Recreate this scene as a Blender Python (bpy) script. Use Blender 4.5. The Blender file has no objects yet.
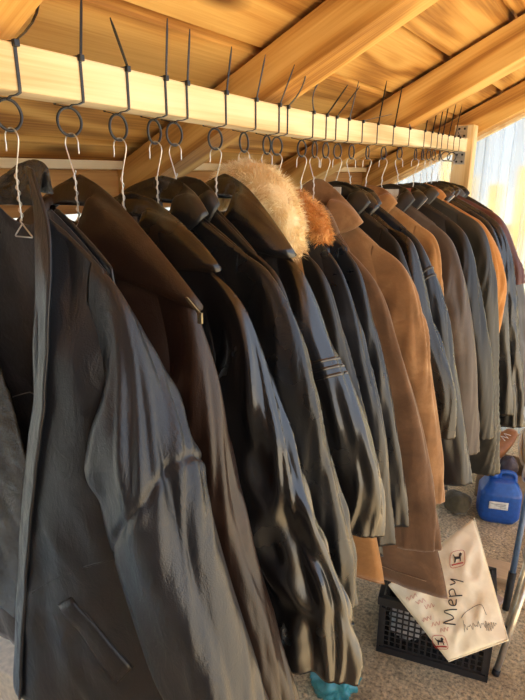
import bpy, math, random
import numpy as np
from mathutils import Vector, Matrix

random.seed(7)
rng = np.random.default_rng(11)
S = bpy.context.scene
COL = S.collection
CAMZ = 1.6
HX = -0.75            # centre line of the clothes rail

# ------------------------------------------------------------------ noise
_perm = rng.permutation(256)
_perm = np.concatenate([_perm, _perm, _perm])
_g = rng.normal(size=(256, 3)); _g /= np.linalg.norm(_g, axis=1)[:, None]

def noise(x, y, z=0.0):
    x, y, z = np.broadcast_arrays(np.asarray(x, float), np.asarray(y, float), np.asarray(z, float))
    xi, yi, zi = np.floor(x).astype(int), np.floor(y).astype(int), np.floor(z).astype(int)
    xf, yf, zf = x - xi, y - yi, z - zi
    f = lambda t: t * t * t * (t * (t * 6 - 15) + 10)
    u, v, w = f(xf), f(yf), f(zf)
    def gr(i, j, k):
        h = _perm[_perm[_perm[(xi + i) & 255] + ((yi + j) & 255)] + ((zi + k) & 255)]
        q = _g[h]
        return q[..., 0] * (xf - i) + q[..., 1] * (yf - j) + q[..., 2] * (zf - k)
    l = lambda a, b, t: a + t * (b - a)
    return 1.5 * l(l(l(gr(0,0,0), gr(1,0,0), u), l(gr(0,1,0), gr(1,1,0), u), v),
                   l(l(gr(0,0,1), gr(1,0,1), u), l(gr(0,1,1), gr(1,1,1), u), v), w)

def ridge(x, y, z=0.0):
    return np.exp(-(noise(x, y, z) / 0.24) ** 2)

def sstep(a, b, x):
    t = np.clip((np.asarray(x, float) - a) / (b - a), 0, 1)
    return t * t * (3 - 2 * t)

# ------------------------------------------------------------------ materials
MATS = {}
def new_mat(name):
    m = bpy.data.materials.new(name); m.use_nodes = True
    nt = m.node_tree
    return m, nt, nt.nodes['Principled BSDF']

def link(nt, a, ao, b, bi):
    nt.links.new(a.outputs[ao], b.inputs[bi])

def coords(nt, scale=(1, 1, 1), rot=(0, 0, 0), loc=(0, 0, 0)):
    tc = nt.nodes.new('ShaderNodeTexCoord')
    mp = nt.nodes.new('ShaderNodeMapping')
    mp.inputs['Scale'].default_value = scale
    mp.inputs['Rotation'].default_value = rot
    mp.inputs['Location'].default_value = loc
    link(nt, tc, 'Object', mp, 'Vector')
    return mp

def tex_noise(nt, vec, scale, detail=3, rough=0.5, dist=0.0):
    n = nt.nodes.new('ShaderNodeTexNoise')
    n.inputs['Scale'].default_value = scale
    n.inputs['Detail'].default_value = detail
    n.inputs['Roughness'].default_value = rough
    n.inputs['Distortion'].default_value = dist
    link(nt, vec, 'Vector', n, 'Vector')
    return n

def ramp(nt, stops):
    r = nt.nodes.new('ShaderNodeValToRGB')
    e = r.color_ramp.elements
    while len(e) < len(stops): e.new(0.5)
    for i, (p, c) in enumerate(stops):
        e[i].position = p
        e[i].color = (c if len(c) == 4 else (*c, 1))
    return r

def mathn(nt, op, a=None, b=None, va=0.0, vb=0.0):
    n = nt.nodes.new('ShaderNodeMath'); n.operation = op
    n.inputs[0].default_value = va; n.inputs[1].default_value = vb
    if a is not None: nt.links.new(a, n.inputs[0])
    if b is not None: nt.links.new(b, n.inputs[1])
    return n

def mixc(nt, fac, a, b, blend='MIX'):
    n = nt.nodes.new('ShaderNodeMix'); n.data_type = 'RGBA'; n.blend_type = blend
    for sock, v in ((n.inputs[0], fac), (n.inputs[6], a), (n.inputs[7], b)):
        if hasattr(v, 'is_linked') or isinstance(v, bpy.types.NodeSocket): nt.links.new(v, sock)
        elif isinstance(v, (int, float)): sock.default_value = v
        else: sock.default_value = (*v, 1)
    return n.outputs[2]

def bump(nt, height_sock, strength, dist, bsdf, prev=None):
    b = nt.nodes.new('ShaderNodeBump')
    b.inputs['Strength'].default_value = strength
    b.inputs['Distance'].default_value = dist
    nt.links.new(height_sock, b.inputs['Height'])
    if prev is not None: nt.links.new(prev.outputs['Normal'], b.inputs['Normal'])
    nt.links.new(b.outputs['Normal'], bsdf.inputs['Normal'])
    return b

def plain(name, col, rough=0.5, metal=0.0, spec=0.5):
    if name in MATS: return MATS[name]
    m, nt, b = new_mat(name)
    b.inputs['Base Color'].default_value = (*col, 1)
    b.inputs['Roughness'].default_value = rough
    b.inputs['Metallic'].default_value = metal
    b.inputs['Specular IOR Level'].default_value = spec
    mp = coords(nt)
    n = tex_noise(nt, mp, 60, 2)
    r = ramp(nt, [(0.3, tuple(c * 0.85 for c in col)), (0.7, tuple(min(1, c * 1.12) for c in col))])
    link(nt, n, 'Fac', r, 'Fac'); link(nt, r, 'Color', b, 'Base Color')
    MATS[name] = m
    return m

def leather(name, col, rough=0.4, wear=None, grain=1.0, crinkle=0.0, spec=0.55, coat=0.0):
    if name in MATS: return MATS[name]
    m, nt, b = new_mat(name)
    mp = coords(nt)
    big = tex_noise(nt, mp, 7, 4, 0.6)
    wc = wear if wear else tuple(min(1, c * 1.8 + 0.006) for c in col)
    r = ramp(nt, [(0.35, tuple(c * 0.75 for c in col)), (0.55, col), (0.78, wc)])
    link(nt, big, 'Fac', r, 'Fac'); link(nt, r, 'Color', b, 'Base Color')
    rn = tex_noise(nt, mp, 14, 3)
    rr = nt.nodes.new('ShaderNodeMapRange')
    rr.inputs['To Min'].default_value = rough - 0.08; rr.inputs['To Max'].default_value = rough + 0.12
    link(nt, rn, 'Fac', rr, 'Value'); link(nt, rr, 'Result', b, 'Roughness')
    b.inputs['Specular IOR Level'].default_value = spec
    b.inputs['Coat Weight'].default_value = coat
    b.inputs['Coat Roughness'].default_value = 0.25
    v = nt.nodes.new('ShaderNodeTexVoronoi'); v.inputs['Scale'].default_value = 420
    link(nt, mp, 'Vector', v, 'Vector')
    b1 = bump(nt, v.outputs['Distance'], 0.12 * grain, 0.0012, b)
    mp2 = coords(nt, (1, 1, 0.45), (0.3, 0.2, 0.5))
    w = tex_noise(nt, mp2, 38, 5, 0.62, 0.8)
    b2 = bump(nt, w.outputs['Fac'], 0.2 * grain, 0.006, b, b1)
    if crinkle > 0:
        mp3 = coords(nt, (1, 1, 1.5), (0.5, 0.4, 0.2))
        c = tex_noise(nt, mp3, 26, 6, 0.68, 1.4)
        bump(nt, c.outputs['Fac'], crinkle, 0.02, b, b2)
    MATS[name] = m
    return m

def suede(name, col, light=None, rough=0.9):
    if name in MATS: return MATS[name]
    m, nt, b = new_mat(name)
    mp = coords(nt)
    n = tex_noise(nt, mp, 9, 6, 0.65, 0.4)
    lc = light if light else tuple(min(1, c * 1.5) for c in col)
    r = ramp(nt, [(0.3, tuple(c * 0.7 for c in col)), (0.52, col), (0.75, lc)])
    link(nt, n, 'Fac', r, 'Fac'); link(nt, r, 'Color', b, 'Base Color')
    b.inputs['Roughness'].default_value = rough
    b.inputs['Specular IOR Level'].default_value = 0.2
    b.inputs['Sheen Weight'].default_value = 0.25
    b.inputs['Sheen Roughness'].default_value = 0.5
    f = tex_noise(nt, mp, 120, 4, 0.6)
    b1 = bump(nt, f.outputs['Fac'], 0.25, 0.003, b)
    w = tex_noise(nt, mp, 24, 4, 0.6, 0.6)
    bump(nt, w.outputs['Fac'], 0.25, 0.01, b, b1)
    MATS[name] = m
    return m

def wood(name, axis, dark, mid, light, knots=True, freq=16.0, rough=0.65, tone=False, pitch=0.0):
    """grain runs along axis 0/1/2, in world coordinates (objects sit unrotated)"""
    m, nt, b = new_mat(name)
    sc = [5.5, 5.5, 5.5]; sc[axis] = 0.8
    def co_(scale):
        c = coords(nt, tuple(scale))
        if pitch:      # follow a sloping member
            vr = nt.nodes.new('ShaderNodeVectorRotate'); vr.rotation_type = 'Y_AXIS'; vr.inputs['Angle'].default_value = pitch
            l = c.inputs['Vector'].links[0]; src_ = l.from_socket; nt.links.remove(l)
            nt.links.new(src_, vr.inputs['Vector']); nt.links.new(vr.outputs[0], c.inputs['Vector'])
        return c
    mp = co_(sc)
    src = mp
    if tone:      # each plank gets its own stretch of grain
        at = nt.nodes.new('ShaderNodeAttribute'); at.attribute_name = 'plank'
        add = nt.nodes.new('ShaderNodeVectorMath'); add.operation = 'ADD'
        sc2 = nt.nodes.new('ShaderNodeVectorMath'); sc2.operation = 'SCALE'
        sc2.inputs['Scale'].default_value = 23.0
        link(nt, at, 'Color', sc2, 0)
        link(nt, mp, 'Vector', add, 0); link(nt, sc2, 'Vector', add, 1)
        src = add
    n = tex_noise(nt, src, 0.9, 2, 0.45, 0.25)
    mul = mathn(nt, 'MULTIPLY', n.outputs['Fac'], None, vb=freq * 6.283)
    sn = mathn(nt, 'SINE', mul.outputs[0])
    rings = mathn(nt, 'MULTIPLY_ADD', sn.outputs[0], None, vb=0.5); rings.inputs[2].default_value = 0.5
    sc3 = [150, 150, 150]; sc3[axis] = 3
    fine = tex_noise(nt, co_(sc3), 1.0, 3, 0.6)
    blotch = tex_noise(nt, src, 0.7, 3, 0.6)
    a1 = mathn(nt, 'MULTIPLY', rings.outputs[0], None, vb=0.34)
    a2 = mathn(nt, 'MULTIPLY_ADD', fine.outputs['Fac'], None, vb=0.42); nt.links.new(a1.outputs[0], a2.inputs[2])
    a3 = mathn(nt, 'MULTIPLY_ADD', blotch.outputs['Fac'], None, vb=0.5); nt.links.new(a2.outputs[0], a3.inputs[2])
    r = ramp(nt, [(0.42, dark), (0.62, mid), (0.84, light)])
    nt.links.new(a3.outputs[0], r.inputs['Fac'])
    out = r.outputs['Color']
    if knots:
        kc = [5, 5, 5]; kc[axis] = 1.7
        v = nt.nodes.new('ShaderNodeTexVoronoi'); v.inputs['Scale'].default_value = 1.0
        kadd = nt.nodes.new('ShaderNodeVectorMath'); kadd.operation = 'ADD'
        nv = tex_noise(nt, src, 3, 2)
        ks = nt.nodes.new('ShaderNodeVectorMath'); ks.operation = 'SCALE'; ks.inputs['Scale'].default_value = 0.12
        link(nt, nv, 'Color', ks, 0)
        kmp = co_(kc)
        link(nt, kmp, 'Vector', kadd, 0); link(nt, ks, 'Vector', kadd, 1)
        link(nt, kadd, 'Vector', v, 'Vector')
        kr = ramp(nt, [(0.07, (1, 1, 1)), (0.12, (0.6, 0.6, 0.6)), (0.20, (0, 0, 0))])
        link(nt, v, 'Distance', kr, 'Fac')
        out = mixc(nt, kr.outputs['Color'], out, tuple(c * 0.55 for c in dark))
    if tone:
        hs = nt.nodes.new('ShaderNodeHueSaturation')
        tv = mathn(nt, 'MULTIPLY_ADD', at.outputs['Fac'], None, vb=0.35); tv.inputs[2].default_value = 0.82
        nt.links.new(tv.outputs[0], hs.inputs['Value'])
        nt.links.new(out, hs.inputs['Color'])
        out = hs.outputs['Color']
    nt.links.new(out, b.inputs['Base Color'])
    b.inputs['Roughness'].default_value = rough
    b.inputs['Specular IOR Level'].default_value = 0.3
    bump(nt, a2.outputs[0], 0.25, 0.004, b)
    MATS[name] = m
    return m

# ------------------------------------------------------------------ object helpers
def tag(o, label=None, cat=None, group=None, kind=None):
    if label: o['label'] = label
    if cat: o['category'] = cat
    if group: o['group'] = group
    if kind: o['kind'] = kind
    return o

def empty(name, loc, label, cat, group=None):
    o = bpy.data.objects.new(name, None)
    o.empty_display_size = 0.05
    o.location = loc
    COL.objects.link(o)
    return tag(o, label, cat, group)

def origin_of(parent):
    v = Vector((0, 0, 0)); p = parent
    while p is not None:
        v += p.location; p = p.parent
    return v

def make(name, verts, faces, mat, parent=None, smooth=True, thick=0.0, sub=0, loc=None, bevel=0.0, offset=-1):
    """verts are world coordinates; they are stored relative to the parent chain"""
    me = bpy.data.meshes.new(name)
    V = np.asarray(verts, float)
    if parent is not None: V = V - np.array(origin_of(parent))
    elif loc is not None: V = V - np.array(loc)
    me.from_pydata([tuple(v) for v in V], [], [tuple(int(i) for i in f) for f in faces])
    me.update()
    if smooth:
        me.polygons.foreach_set('use_smooth', [True] * len(me.polygons))
    o = bpy.data.objects.new(name, me)
    COL.objects.link(o)
    if parent is not None: o.parent = parent
    elif loc is not None: o.location = loc
    if mat is not None: me.materials.append(mat)
    if bevel > 0:
        md = o.modifiers.new('bevel', 'BEVEL'); md.width = bevel; md.segments = 2; md.limit_method = 'ANGLE'
    if thick > 0:
        md = o.modifiers.new('thickness', 'SOLIDIFY'); md.thickness = thick; md.offset = offset
    if sub:
        md = o.modifiers.new('smooth', 'SUBSURF'); md.levels = sub; md.render_levels = sub
    return o

class MB:
    def __init__(s): s.v = []; s.f = []
    def add(s, V, F):
        n = len(s.v); s.v.extend([tuple(p) for p in V]); s.f.extend([tuple(i + n for i in f) for f in F]); return s
    def box(s, lo, hi, rot=None, piv=None):
        x0, y0, z0 = lo; x1, y1, z1 = hi
        V = [Vector(p) for p in ((x0,y0,z0),(x1,y0,z0),(x1,y1,z0),(x0,y1,z0),(x0,y0,z1),(x1,y0,z1),(x1,y1,z1),(x0,y1,z1))]
        if rot is not None:
            pv = Vector(piv) if piv is not None else (V[0] + V[6]) / 2
            V = [rot @ (p - pv) + pv for p in V]
        return s.add(V, [(0,3,2,1),(4,5,6,7),(0,1,5,4),(1,2,6,5),(2,3,7,6),(3,0,4,7)])
    def hexa(s, P):   # 8 points, bottom 4 then top 4
        return s.add(P, [(0,3,2,1),(4,5,6,7),(0,1,5,4),(1,2,6,5),(2,3,7,6),(3,0,4,7)])
    def tube(s, pts, r, n=8, closed=False, cap=True, flat=None):
        P = np.asarray(pts, float); m = len(P)
        R = np.full(m, r) if np.isscalar(r) else np.asarray(r, float)
        T = np.zeros_like(P)
        for i in range(m):
            a = P[(i - 1) % m] if (closed or i > 0) else P[i]
            b = P[(i + 1) % m] if (closed or i < m - 1) else P[i]
            d = b - a; T[i] = d / (np.linalg.norm(d) + 1e-12)
        up = np.array([0, 0, 1.0]) if abs(T[0][2]) < 0.9 else np.array([0, 1.0, 0])
        N = np.cross(T[0], up); N /= np.linalg.norm(N)
        V = []
        for i in range(m):
            N = N - T[i] * np.dot(N, T[i]); N /= (np.linalg.norm(N) + 1e-12)
            B = np.cross(T[i], N)
            for k in range(n):
                a = 2 * math.pi * k / n
                V.append(P[i] + R[i] * (math.cos(a) * N + math.sin(a) * B))
        F = []
        for i in range(m if closed else m - 1):
            j = (i + 1) % m
            for k in range(n):
                k2 = (k + 1) % n
                F.append((i*n+k, i*n+k2, j*n+k2, j*n+k))
        if cap and not closed:
            F.append(tuple(range(n))[::-1]); F.append(tuple((m-1)*n + k for k in range(n)))
        return s.add(V, F)
    def strap(s, pts, width_dir, w, t):
        """flat band along pts, width along width_dir"""
        P = np.asarray(pts, float); m = len(P); W = np.asarray(width_dir, float); W = W / np.linalg.norm(W)
        V = []
        for i in range(m):
            d = P[min(i+1, m-1)] - P[max(i-1, 0)]; d = d / (np.linalg.norm(d) + 1e-12)
            nrm = np.cross(d, W); nrm /= (np.linalg.norm(nrm) + 1e-12)
            ww = W - d * np.dot(W, d); ww /= np.linalg.norm(ww)
            wi = w[i] if hasattr(w, '__len__') else w
            for a, b in ((-1,-1),(1,-1),(1,1),(-1,1)):
                V.append(P[i] + ww * a * wi / 2 + nrm * b * t / 2)
        F = []
        for i in range(m-1):
            for k in range(4):
                k2 = (k+1) % 4
                F.append((i*4+k, i*4+k2, (i+1)*4+k2, (i+1)*4+k))
        F.append((3,2,1,0)); F.append(tuple((m-1)*4+k for k in range(4)))
        return s.add(V, F)
    def lathe(s, prof, c, n=24, axis=None):
        V = []; F = []
        for r, z in prof:
            for k in range(n):
                a = 2*math.pi*k/n
                p = Vector((r*math.cos(a), r*math.sin(a), z))
                if axis is not None: p = axis @ p
                V.append(p + Vector(c))
        for i in range(len(prof)-1):
            for k in range(n):
                k2 = (k+1) % n
                F.append((i*n+k, i*n+k2, (i+1)*n+k2, (i+1)*n+k))
        F.append(tuple(range(n))[::-1]); F.append(tuple((len(prof)-1)*n+k for k in range(n)))
        return s.add(V, F)
    def build(s, name, mat, parent=None, **kw):
        return make(name, s.v, s.f, mat, parent, **kw)

def grid(P, closed_u=False, flip=False):
    """P[nv][nu][3] -> verts, faces"""
    nv, nu = P.shape[:2]
    V = P.reshape(-1, 3); F = []
    for i in range(nv-1):
        for k in range(nu if closed_u else nu-1):
            k2 = (k+1) % nu
            q = (i*nu+k, i*nu+k2, (i+1)*nu+k2, (i+1)*nu+k)
            F.append(q[::-1] if flip else q)
    return V, F

def soft(A, r):
    """gaussian smoothing of rows, ends kept"""
    k = np.exp(-0.5 * (np.arange(-3 * r, 3 * r + 1) / r) ** 2); k /= k.sum()
    E = np.vstack([2 * A[0] - A[1:3 * r + 1][::-1], A, 2 * A[-1] - A[-3 * r - 1:-1][::-1]])
    return np.stack([np.convolve(E[:, c], k, 'valid') for c in range(A.shape[1])], 1)

def catmull(pts, n):
    P = np.asarray(pts, float)
    P = np.vstack([2*P[0]-P[1], P, 2*P[-1]-P[-2]])
    out = []
    for i in range(1, len(P)-2):
        p0, p1, p2, p3 = P[i-1:i+3]
        for t in np.linspace(0, 1, 24, endpoint=False):
            out.append(0.5*((2*p1)+(-p0+p2)*t+(2*p0-5*p1+4*p2-p3)*t*t+(-p0+3*p1-3*p2+p3)*t**3))
    out.append(P[-2]); out = np.array(out)
    d = np.concatenate([[0], np.cumsum(np.linalg.norm(np.diff(out, axis=0), axis=1))])
    s = np.linspace(0, d[-1], n)
    R = np.stack([np.interp(s, d, out[:, k]) for k in range(out.shape[1])], 1)
    return R, s

SKY_STRENGTH, SUN_ENERGY, SUN_EL, SUN_AZ, EXPOSURE = 1.5, 17.0, 57.0, -38.0, 0.42
# ------------------------------------------------------------------ setting
ROOF_C, SLOPE = 0.70 + CAMZ, 0.5       # underside of the roof: z = ROOF_C + SLOPE * x
XB, YE = -1.33, 3.66                   # back wall and end wall
roof_z = lambda x: ROOF_C + SLOPE * x

M_board = wood('ceiling_wood', 1, (0.35, 0.15, 0.030), (0.64, 0.325, 0.075), (0.80, 0.48, 0.14), tone=True, freq=5)
M_rafter = wood('rafter_wood', 0, pitch=math.atan(0.5), dark=(0.35, 0.155, 0.032), mid=(0.63, 0.335, 0.08), light=(0.78, 0.49, 0.15), freq=5)
M_rail = wood('rail_wood', 1, (0.60, 0.42, 0.20), (0.78, 0.60, 0.33), (0.86, 0.72, 0.46), freq=5, knots=False)
M_post = wood('post_wood', 2, (0.56, 0.34, 0.13), (0.74, 0.52, 0.24), (0.82, 0.64, 0.36), freq=4, knots=False)
M_plank = wood('plank_wood', 1, (0.34, 0.15, 0.04), (0.56, 0.29, 0.09), (0.70, 0.42, 0.15), freq=5)

def ceiling():
    m = MB(); shade = []
    xs = [-1.40]
    x = -0.605 - 0.205 * 3
    while x < 1.75: xs.append(x); x += 0.205
    for i in range(len(xs) - 1):
        a, b = xs[i], xs[i+1]
        za, zb = roof_z(a), roof_z(b - .024)
        y = -1.6
        t = 0.03
        e = b - .024
        m.hexa([(a, y, za), (e, y, zb), (e, YE + .12, zb), (a, YE + .12, za),
                (a, y, za + t), (e, y, zb + t), (e, YE + .12, zb + t), (a, YE + .12, za + t)])
        # upper layer closing the gap
        m.hexa([(a, y, za + t), (b, y, roof_z(b) + t), (b, YE + .12, roof_z(b) + t), (a, YE + .12, za + t),
                (a, y, za + t + .012), (b, y, roof_z(b) + t + .012), (b, YE + .12, roof_z(b) + t + .012), (a, YE + .12, za + t + .012)])
        shade += [random.random()] * 6
        shade += [random.random()] * 6
    o = m.build('ceiling', M_board, smooth=False)
    tag(o, kind='structure')
    at = o.data.attributes.new('plank', 'FLOAT_COLOR', 'FACE')
    for i, s in enumerate(shade): at.data[i].color = (s, s, s, 1)
    # roofing sheet on top keeps the daylight out
    r = MB().hexa([(-1.45, -1.65, roof_z(-1.45) + .045), (1.8, -1.65, roof_z(1.8) + .045), (1.8, YE + .2, roof_z(1.8) + .045), (-1.45, YE + .2, roof_z(-1.45) + .045),
                   (-1.45, -1.65, roof_z(-1.45) + .06), (1.8, -1.65, roof_z(1.8) + .06), (1.8, YE + .2, roof_z(1.8) + .06), (-1.45, YE + .2, roof_z(-1.45) + .06)])
    tag(r.build('roof', plain('roof_felt', (0.05, 0.05, 0.05), 0.9), smooth=False), kind='structure')
ceiling()

def rafter(name, y0, y1, d):
    x0, x1 = -1.36, 1.75
    g = -0.016
    m = MB().hexa([(x0, y0, roof_z(x0) - d), (x1, y0, roof_z(x1) - d), (x1, y1, roof_z(x1) - d), (x0, y1, roof_z(x0) - d),
                   (x0, y0, roof_z(x0) + g), (x1, y0, roof_z(x1) + g), (x1, y1, roof_z(x1) + g), (x0, y1, roof_z(x0) + g)])
    tag(m.build(name, M_rafter, smooth=False, bevel=0.003), kind='structure')
rafter('beam_1', 0.45, 0.565, 0.13)
rafter('beam_2', 1.265, 1.385, 0.13)
rafter('beam_3', 2.18, 2.30, 0.152)
rafter('beam_4', 3.165, 3.28, 0.15)
rafter('beam_5', -0.50, -0.38, 0.13)

# back wall: eaves batten and plank, clear sheet below
z0 = CAMZ
tag(MB().box((XB - .03, -1.6, z0 + .016), (XB + .045, YE, z0 + .040)).build('trim_1', M_rail, smooth=False, bevel=.002), kind='structure')
tag(MB().box((XB - .03, -1.6, z0 - .105), (XB + .02, YE, z0 + .014)).build('trim_2', M_plank, smooth=False, bevel=.003), kind='structure')

def sheet_mat():
    m, nt, b = new_mat('clear_corrugated_sheet')
    out = nt.nodes['Material Output']
    b.inputs['Base Color'].default_value = (0.70, 0.78, 0.84, 1)
    b.inputs['Roughness'].default_value = 0.22
    b.inputs['IOR'].default_value = 1.12
    b.inputs['Transmission Weight'].default_value = 1.0
    gl = nt.nodes.new('ShaderNodeBsdfGlossy'); gl.inputs['Roughness'].default_value = 0.15
    tl = nt.nodes.new('ShaderNodeBsdfTranslucent'); tl.inputs['Color'].default_value = (0.55, 0.64, 0.72, 1)
    m1 = nt.nodes.new('ShaderNodeMixShader')
    m2 = nt.nodes.new('ShaderNodeMixShader'); m2.inputs[0].default_value = 0.08
    n = tex_noise(nt, coords(nt, (14, 14, 0.6)), 1.0, 3)
    r = ramp(nt, [(0.35, (0.25, 0.25, 0.25)), (0.7, (0.55, 0.55, 0.55))])
    link(nt, n, 'Fac', r, 'Fac')
    nt.links.new(r.outputs['Color'], m1.inputs[0])
    nt.links.new(b.outputs[0], m1.inputs[1]); nt.links.new(tl.outputs[0], m1.inputs[2])
    nt.links.new(m1.outputs[0], m2.inputs[1]); nt.links.new(gl.outputs[0], m2.inputs[2])
    nt.links.new(m2.outputs[0], out.inputs['Surface'])
    return m
M_sheet = sheet_mat()

def corrugated(name, p0, p1, ztop0, ztop1, zbot=0.0, pitch=0.15, amp=0.028):
    p0, p1 = np.array(p0, float), np.array(p1, float)
    L = np.linalg.norm(p1 - p0); d = (p1 - p0) / L; nrm = np.array([-d[1], d[0]])
    prof = []
    k = 0
    while k * pitch < L:
        for f, h in ((0.0, 0), (0.62, 0), (0.70, 1), (0.92, 1)):
            s = (k + f) * pitch
            if s <= L: prof.append((s, h * amp))
        k += 1
    prof.append((L, 0))
    P = np.zeros((2, len(prof), 3))
    for i, (s, h) in enumerate(prof):
        q = p0 + d * s + nrm * h
        zt = ztop0 + (ztop1 - ztop0) * s / L
        P[0, i] = (q[0], q[1], zbot); P[1, i] = (q[0], q[1], zt)
    V, F = grid(P)
    return tag(make(name, V, F, M_sheet, smooth=False, thick=0.0015, offset=0), kind='structure')
corrugated('wall_end', (XB - .02, YE), (1.7, YE), roof_z(XB - .02), roof_z(1.7))
corrugated('wall_back', (XB - .05, -1.6), (XB - .05, YE), CAMZ + .03, CAMZ + .03)
# unseen board wall added behind the camera to darken the jacket fronts
m = MB()
z = 0.0
while z < 2.9:
    xr = 1.55 if z + .14 < roof_z(1.55) else 1.55
    xl = max(XB - .02, (z + .145 - ROOF_C) / SLOPE)
    m.box((xl, -1.62, z), (1.6, -1.60, z + .142)); z += .145
M_wall_dark = wood('dark_wall_wood', 0, (0.03, 0.018, 0.010), (0.06, 0.036, 0.02), (0.10, 0.06, 0.035), knots=False, freq=5)  # wood kept dark so the added wall throws back little light
tag(m.build('wall_near_added', M_wall_dark, smooth=False), kind='structure')
# boards under the roof along the end wall, and its post
def end_trim(name, x0, x1, y0, y1, top, dep, mat):
    tag(MB().hexa([(x0, y0, roof_z(x0) - dep), (x1, y0, roof_z(x1) - dep), (x1, y1, roof_z(x1) - dep), (x0, y1, roof_z(x0) - dep),
                   (x0, y0, roof_z(x0) - top), (x1, y0, roof_z(x1) - top), (x1, y1, roof_z(x1) - top), (x0, y1, roof_z(x0) - top)]).build(name, mat, smooth=False, bevel=.002), kind='structure')
end_trim('trim_3', -1.36, 1.75, YE - .06, YE - .012, 0.022, 0.115, M_rail)

def floor_mat():
    m, nt, b = new_mat('worn_concrete')
    mp = coords(nt)
    a = tex_noise(nt, mp, 3.5, 6, 0.65)
    r = ramp(nt, [(0.3, (0.28, 0.20, 0.11)), (0.5, (0.52, 0.40, 0.235)), (0.72, (0.66, 0.53, 0.34))])
    link(nt, a, 'Fac', r, 'Fac')
    g = tex_noise(nt, mp, 85, 4, 0.7)
    gr = ramp(nt, [(0.36, (0.45, 0.45, 0.45)), (0.5, (1, 1, 1)), (0.66, (1.5, 1.45, 1.35))])
    link(nt, g, 'Fac', gr, 'Fac')
    c = mixc(nt, 1.0, r.outputs['Color'], gr.outputs['Color'], 'MULTIPLY')
    st = tex_noise(nt, mp, 9, 4, 0.6, 0.5)
    sr = ramp(nt, [(0.60, (0, 0, 0)), (0.72, (0.75, 0.75, 0.75))])
    link(nt, st, 'Fac', sr, 'Fac')
    c2 = mixc(nt, sr.outputs['Color'], c, (0.11, 0.08, 0.05))
    nt.links.new(c2, b.inputs['Base Color'])
    b.inputs['Roughness'].default_value = 0.85
    v = nt.nodes.new('ShaderNodeTexVoronoi'); v.inputs['Scale'].default_value = 60
    link(nt, mp, 'Vector', v, 'Vector')
    b1 = bump(nt, v.outputs['Distance'], 0.35, 0.01, b)
    bump(nt, g.outputs['Fac'], 0.5, 0.01, b, b1)
    return m
M_floor = floor_mat()
fo = MB().box((-1.6, -2.0, -0.12), (1.3, YE + .15, 0.0)).build('floor', M_floor, smooth=False); tag(fo, kind='structure')

def ground_mat():
    m, nt, b = new_mat('sunlit_gravel_yard')
    mp = coords(nt)
    a = tex_noise(nt, mp, 1.2, 6, 0.65)
    r = ramp(nt, [(0.3, (0.44, 0.36, 0.25)), (0.7, (0.58, 0.50, 0.37))])
    link(nt, a, 'Fac', r, 'Fac'); nt.links.new(r.outputs['Color'], b.inputs['Base Color'])
    b.inputs['Roughness'].default_value = 0.9
    return m
gm = MB().add([(-40, -40, -.13), (40, -40, -.13), (40, 40, -.13), (-40, 40, -.13)], [(0, 1, 2, 3)])
tag(gm.build('ground', ground_mat(), smooth=False), kind='structure')

# fence invented beyond the end wall to give yellow patches through the sheet
M_fence = wood('added_fence_wood', 2, (0.70, 0.36, 0.04), (0.92, 0.55, 0.09), (0.97, 0.72, 0.20), freq=5)
fence = empty('added_fence', (0.6, 5.4, -.13), 'made-up golden board fence giving yellow patches behind the clear sheet', 'fence')
fm = MB(); xk = -2.8
while xk < 3.4:
    fm.box((xk, 5.4, -.13), (xk + .12, 5.425, 1.35 + 0.55 * random.random())); xk += .22
fm.build('board_panel', M_fence, fence, smooth=False)
MB().box((-2.8, 5.425, .3), (3.4, 5.47, .38)).build('rail', M_fence, fence, smooth=False)
MB().box((-2.8, 5.425, 1.1), (3.4, 5.47, 1.18)).build('rail', M_fence, fence, smooth=False)

# ------------------------------------------------------------------ clothes rail, post, brackets
RY0, RY1 = -0.55, 3.06
def rail_bottom(y): return CAMZ + 0.112 - 0.017 * math.exp(-((y - 1.45) / 0.75) ** 2)
rail = tag(bpy.data.objects.new('x', None), None)
bpy.data.objects.remove(rail)
Pm = []
ys = np.linspace(RY0, RY1, 60)
for y in ys:
    b = rail_bottom(y); Pm.append([(HX - .03, y, b), (HX + .03, y, b), (HX + .03, y, b + .06), (HX - .03, y, b + .06)])
Pm = np.array(Pm)
V, F = grid(Pm, closed_u=True)
F = list(F) + [(0, 1, 2, 3), tuple(59*4 + k for k in (3, 2, 1, 0))]
rail = make('clothes_rail', V, F, M_rail, smooth=False, bevel=.003)
tag(rail, 'pale squared timber rail that all the jackets hang from', 'wooden rail')

post = empty('timber_post', (-0.735, 3.11, 0), 'pale square timber post at the far end of the rail', 'post')
MB().box((-0.785, 3.062, 0), (-0.692, 3.155, CAMZ + .238)).build('shaft', M_post, post, smooth=False, bevel=.003)

M_zinc = plain('zinc_plate', (0.62, 0.62, 0.60), 0.35, 0.9)
M_dark = plain('dark_hole', (0.03, 0.028, 0.025), 0.6)
def bracket(zc, up, label):
    r = empty('angle_bracket', (-0.748, 3.058, CAMZ + zc), label, 'bracket', 'metal brackets holding the rail end')
    m = MB(); w = .026; h = .03
    z = CAMZ + zc
    m.box((-0.748 - w, 3.0585, z - h), (-0.748 + w, 3.0615, z + h))
    zz = z - h if up else z + h - .003
    m.box((-0.748 - w, 3.005, zz), (-0.748 + w, 3.06, zz + .003))
    m.build('plate', M_zinc, r, smooth=False)
    for a in (-.5, .5):
        for b in (-.55, .55):
            c = Vector((-0.748 + a * w, 3.0585, z + b * h))
            s = MB().lathe([(.0055, 0), (.0055, .0015), (.003, .0022)], c, 10, Matrix.Rotation(math.radians(90), 3, 'X'))
            s.build('screw', M_dark, r)
bracket(0.112 + .06 + .031, True, 'upper perforated metal angle bracket joining rail end to post')
bracket(0.112 - .031, False, 'lower perforated metal angle bracket joining rail end to post')
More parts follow.
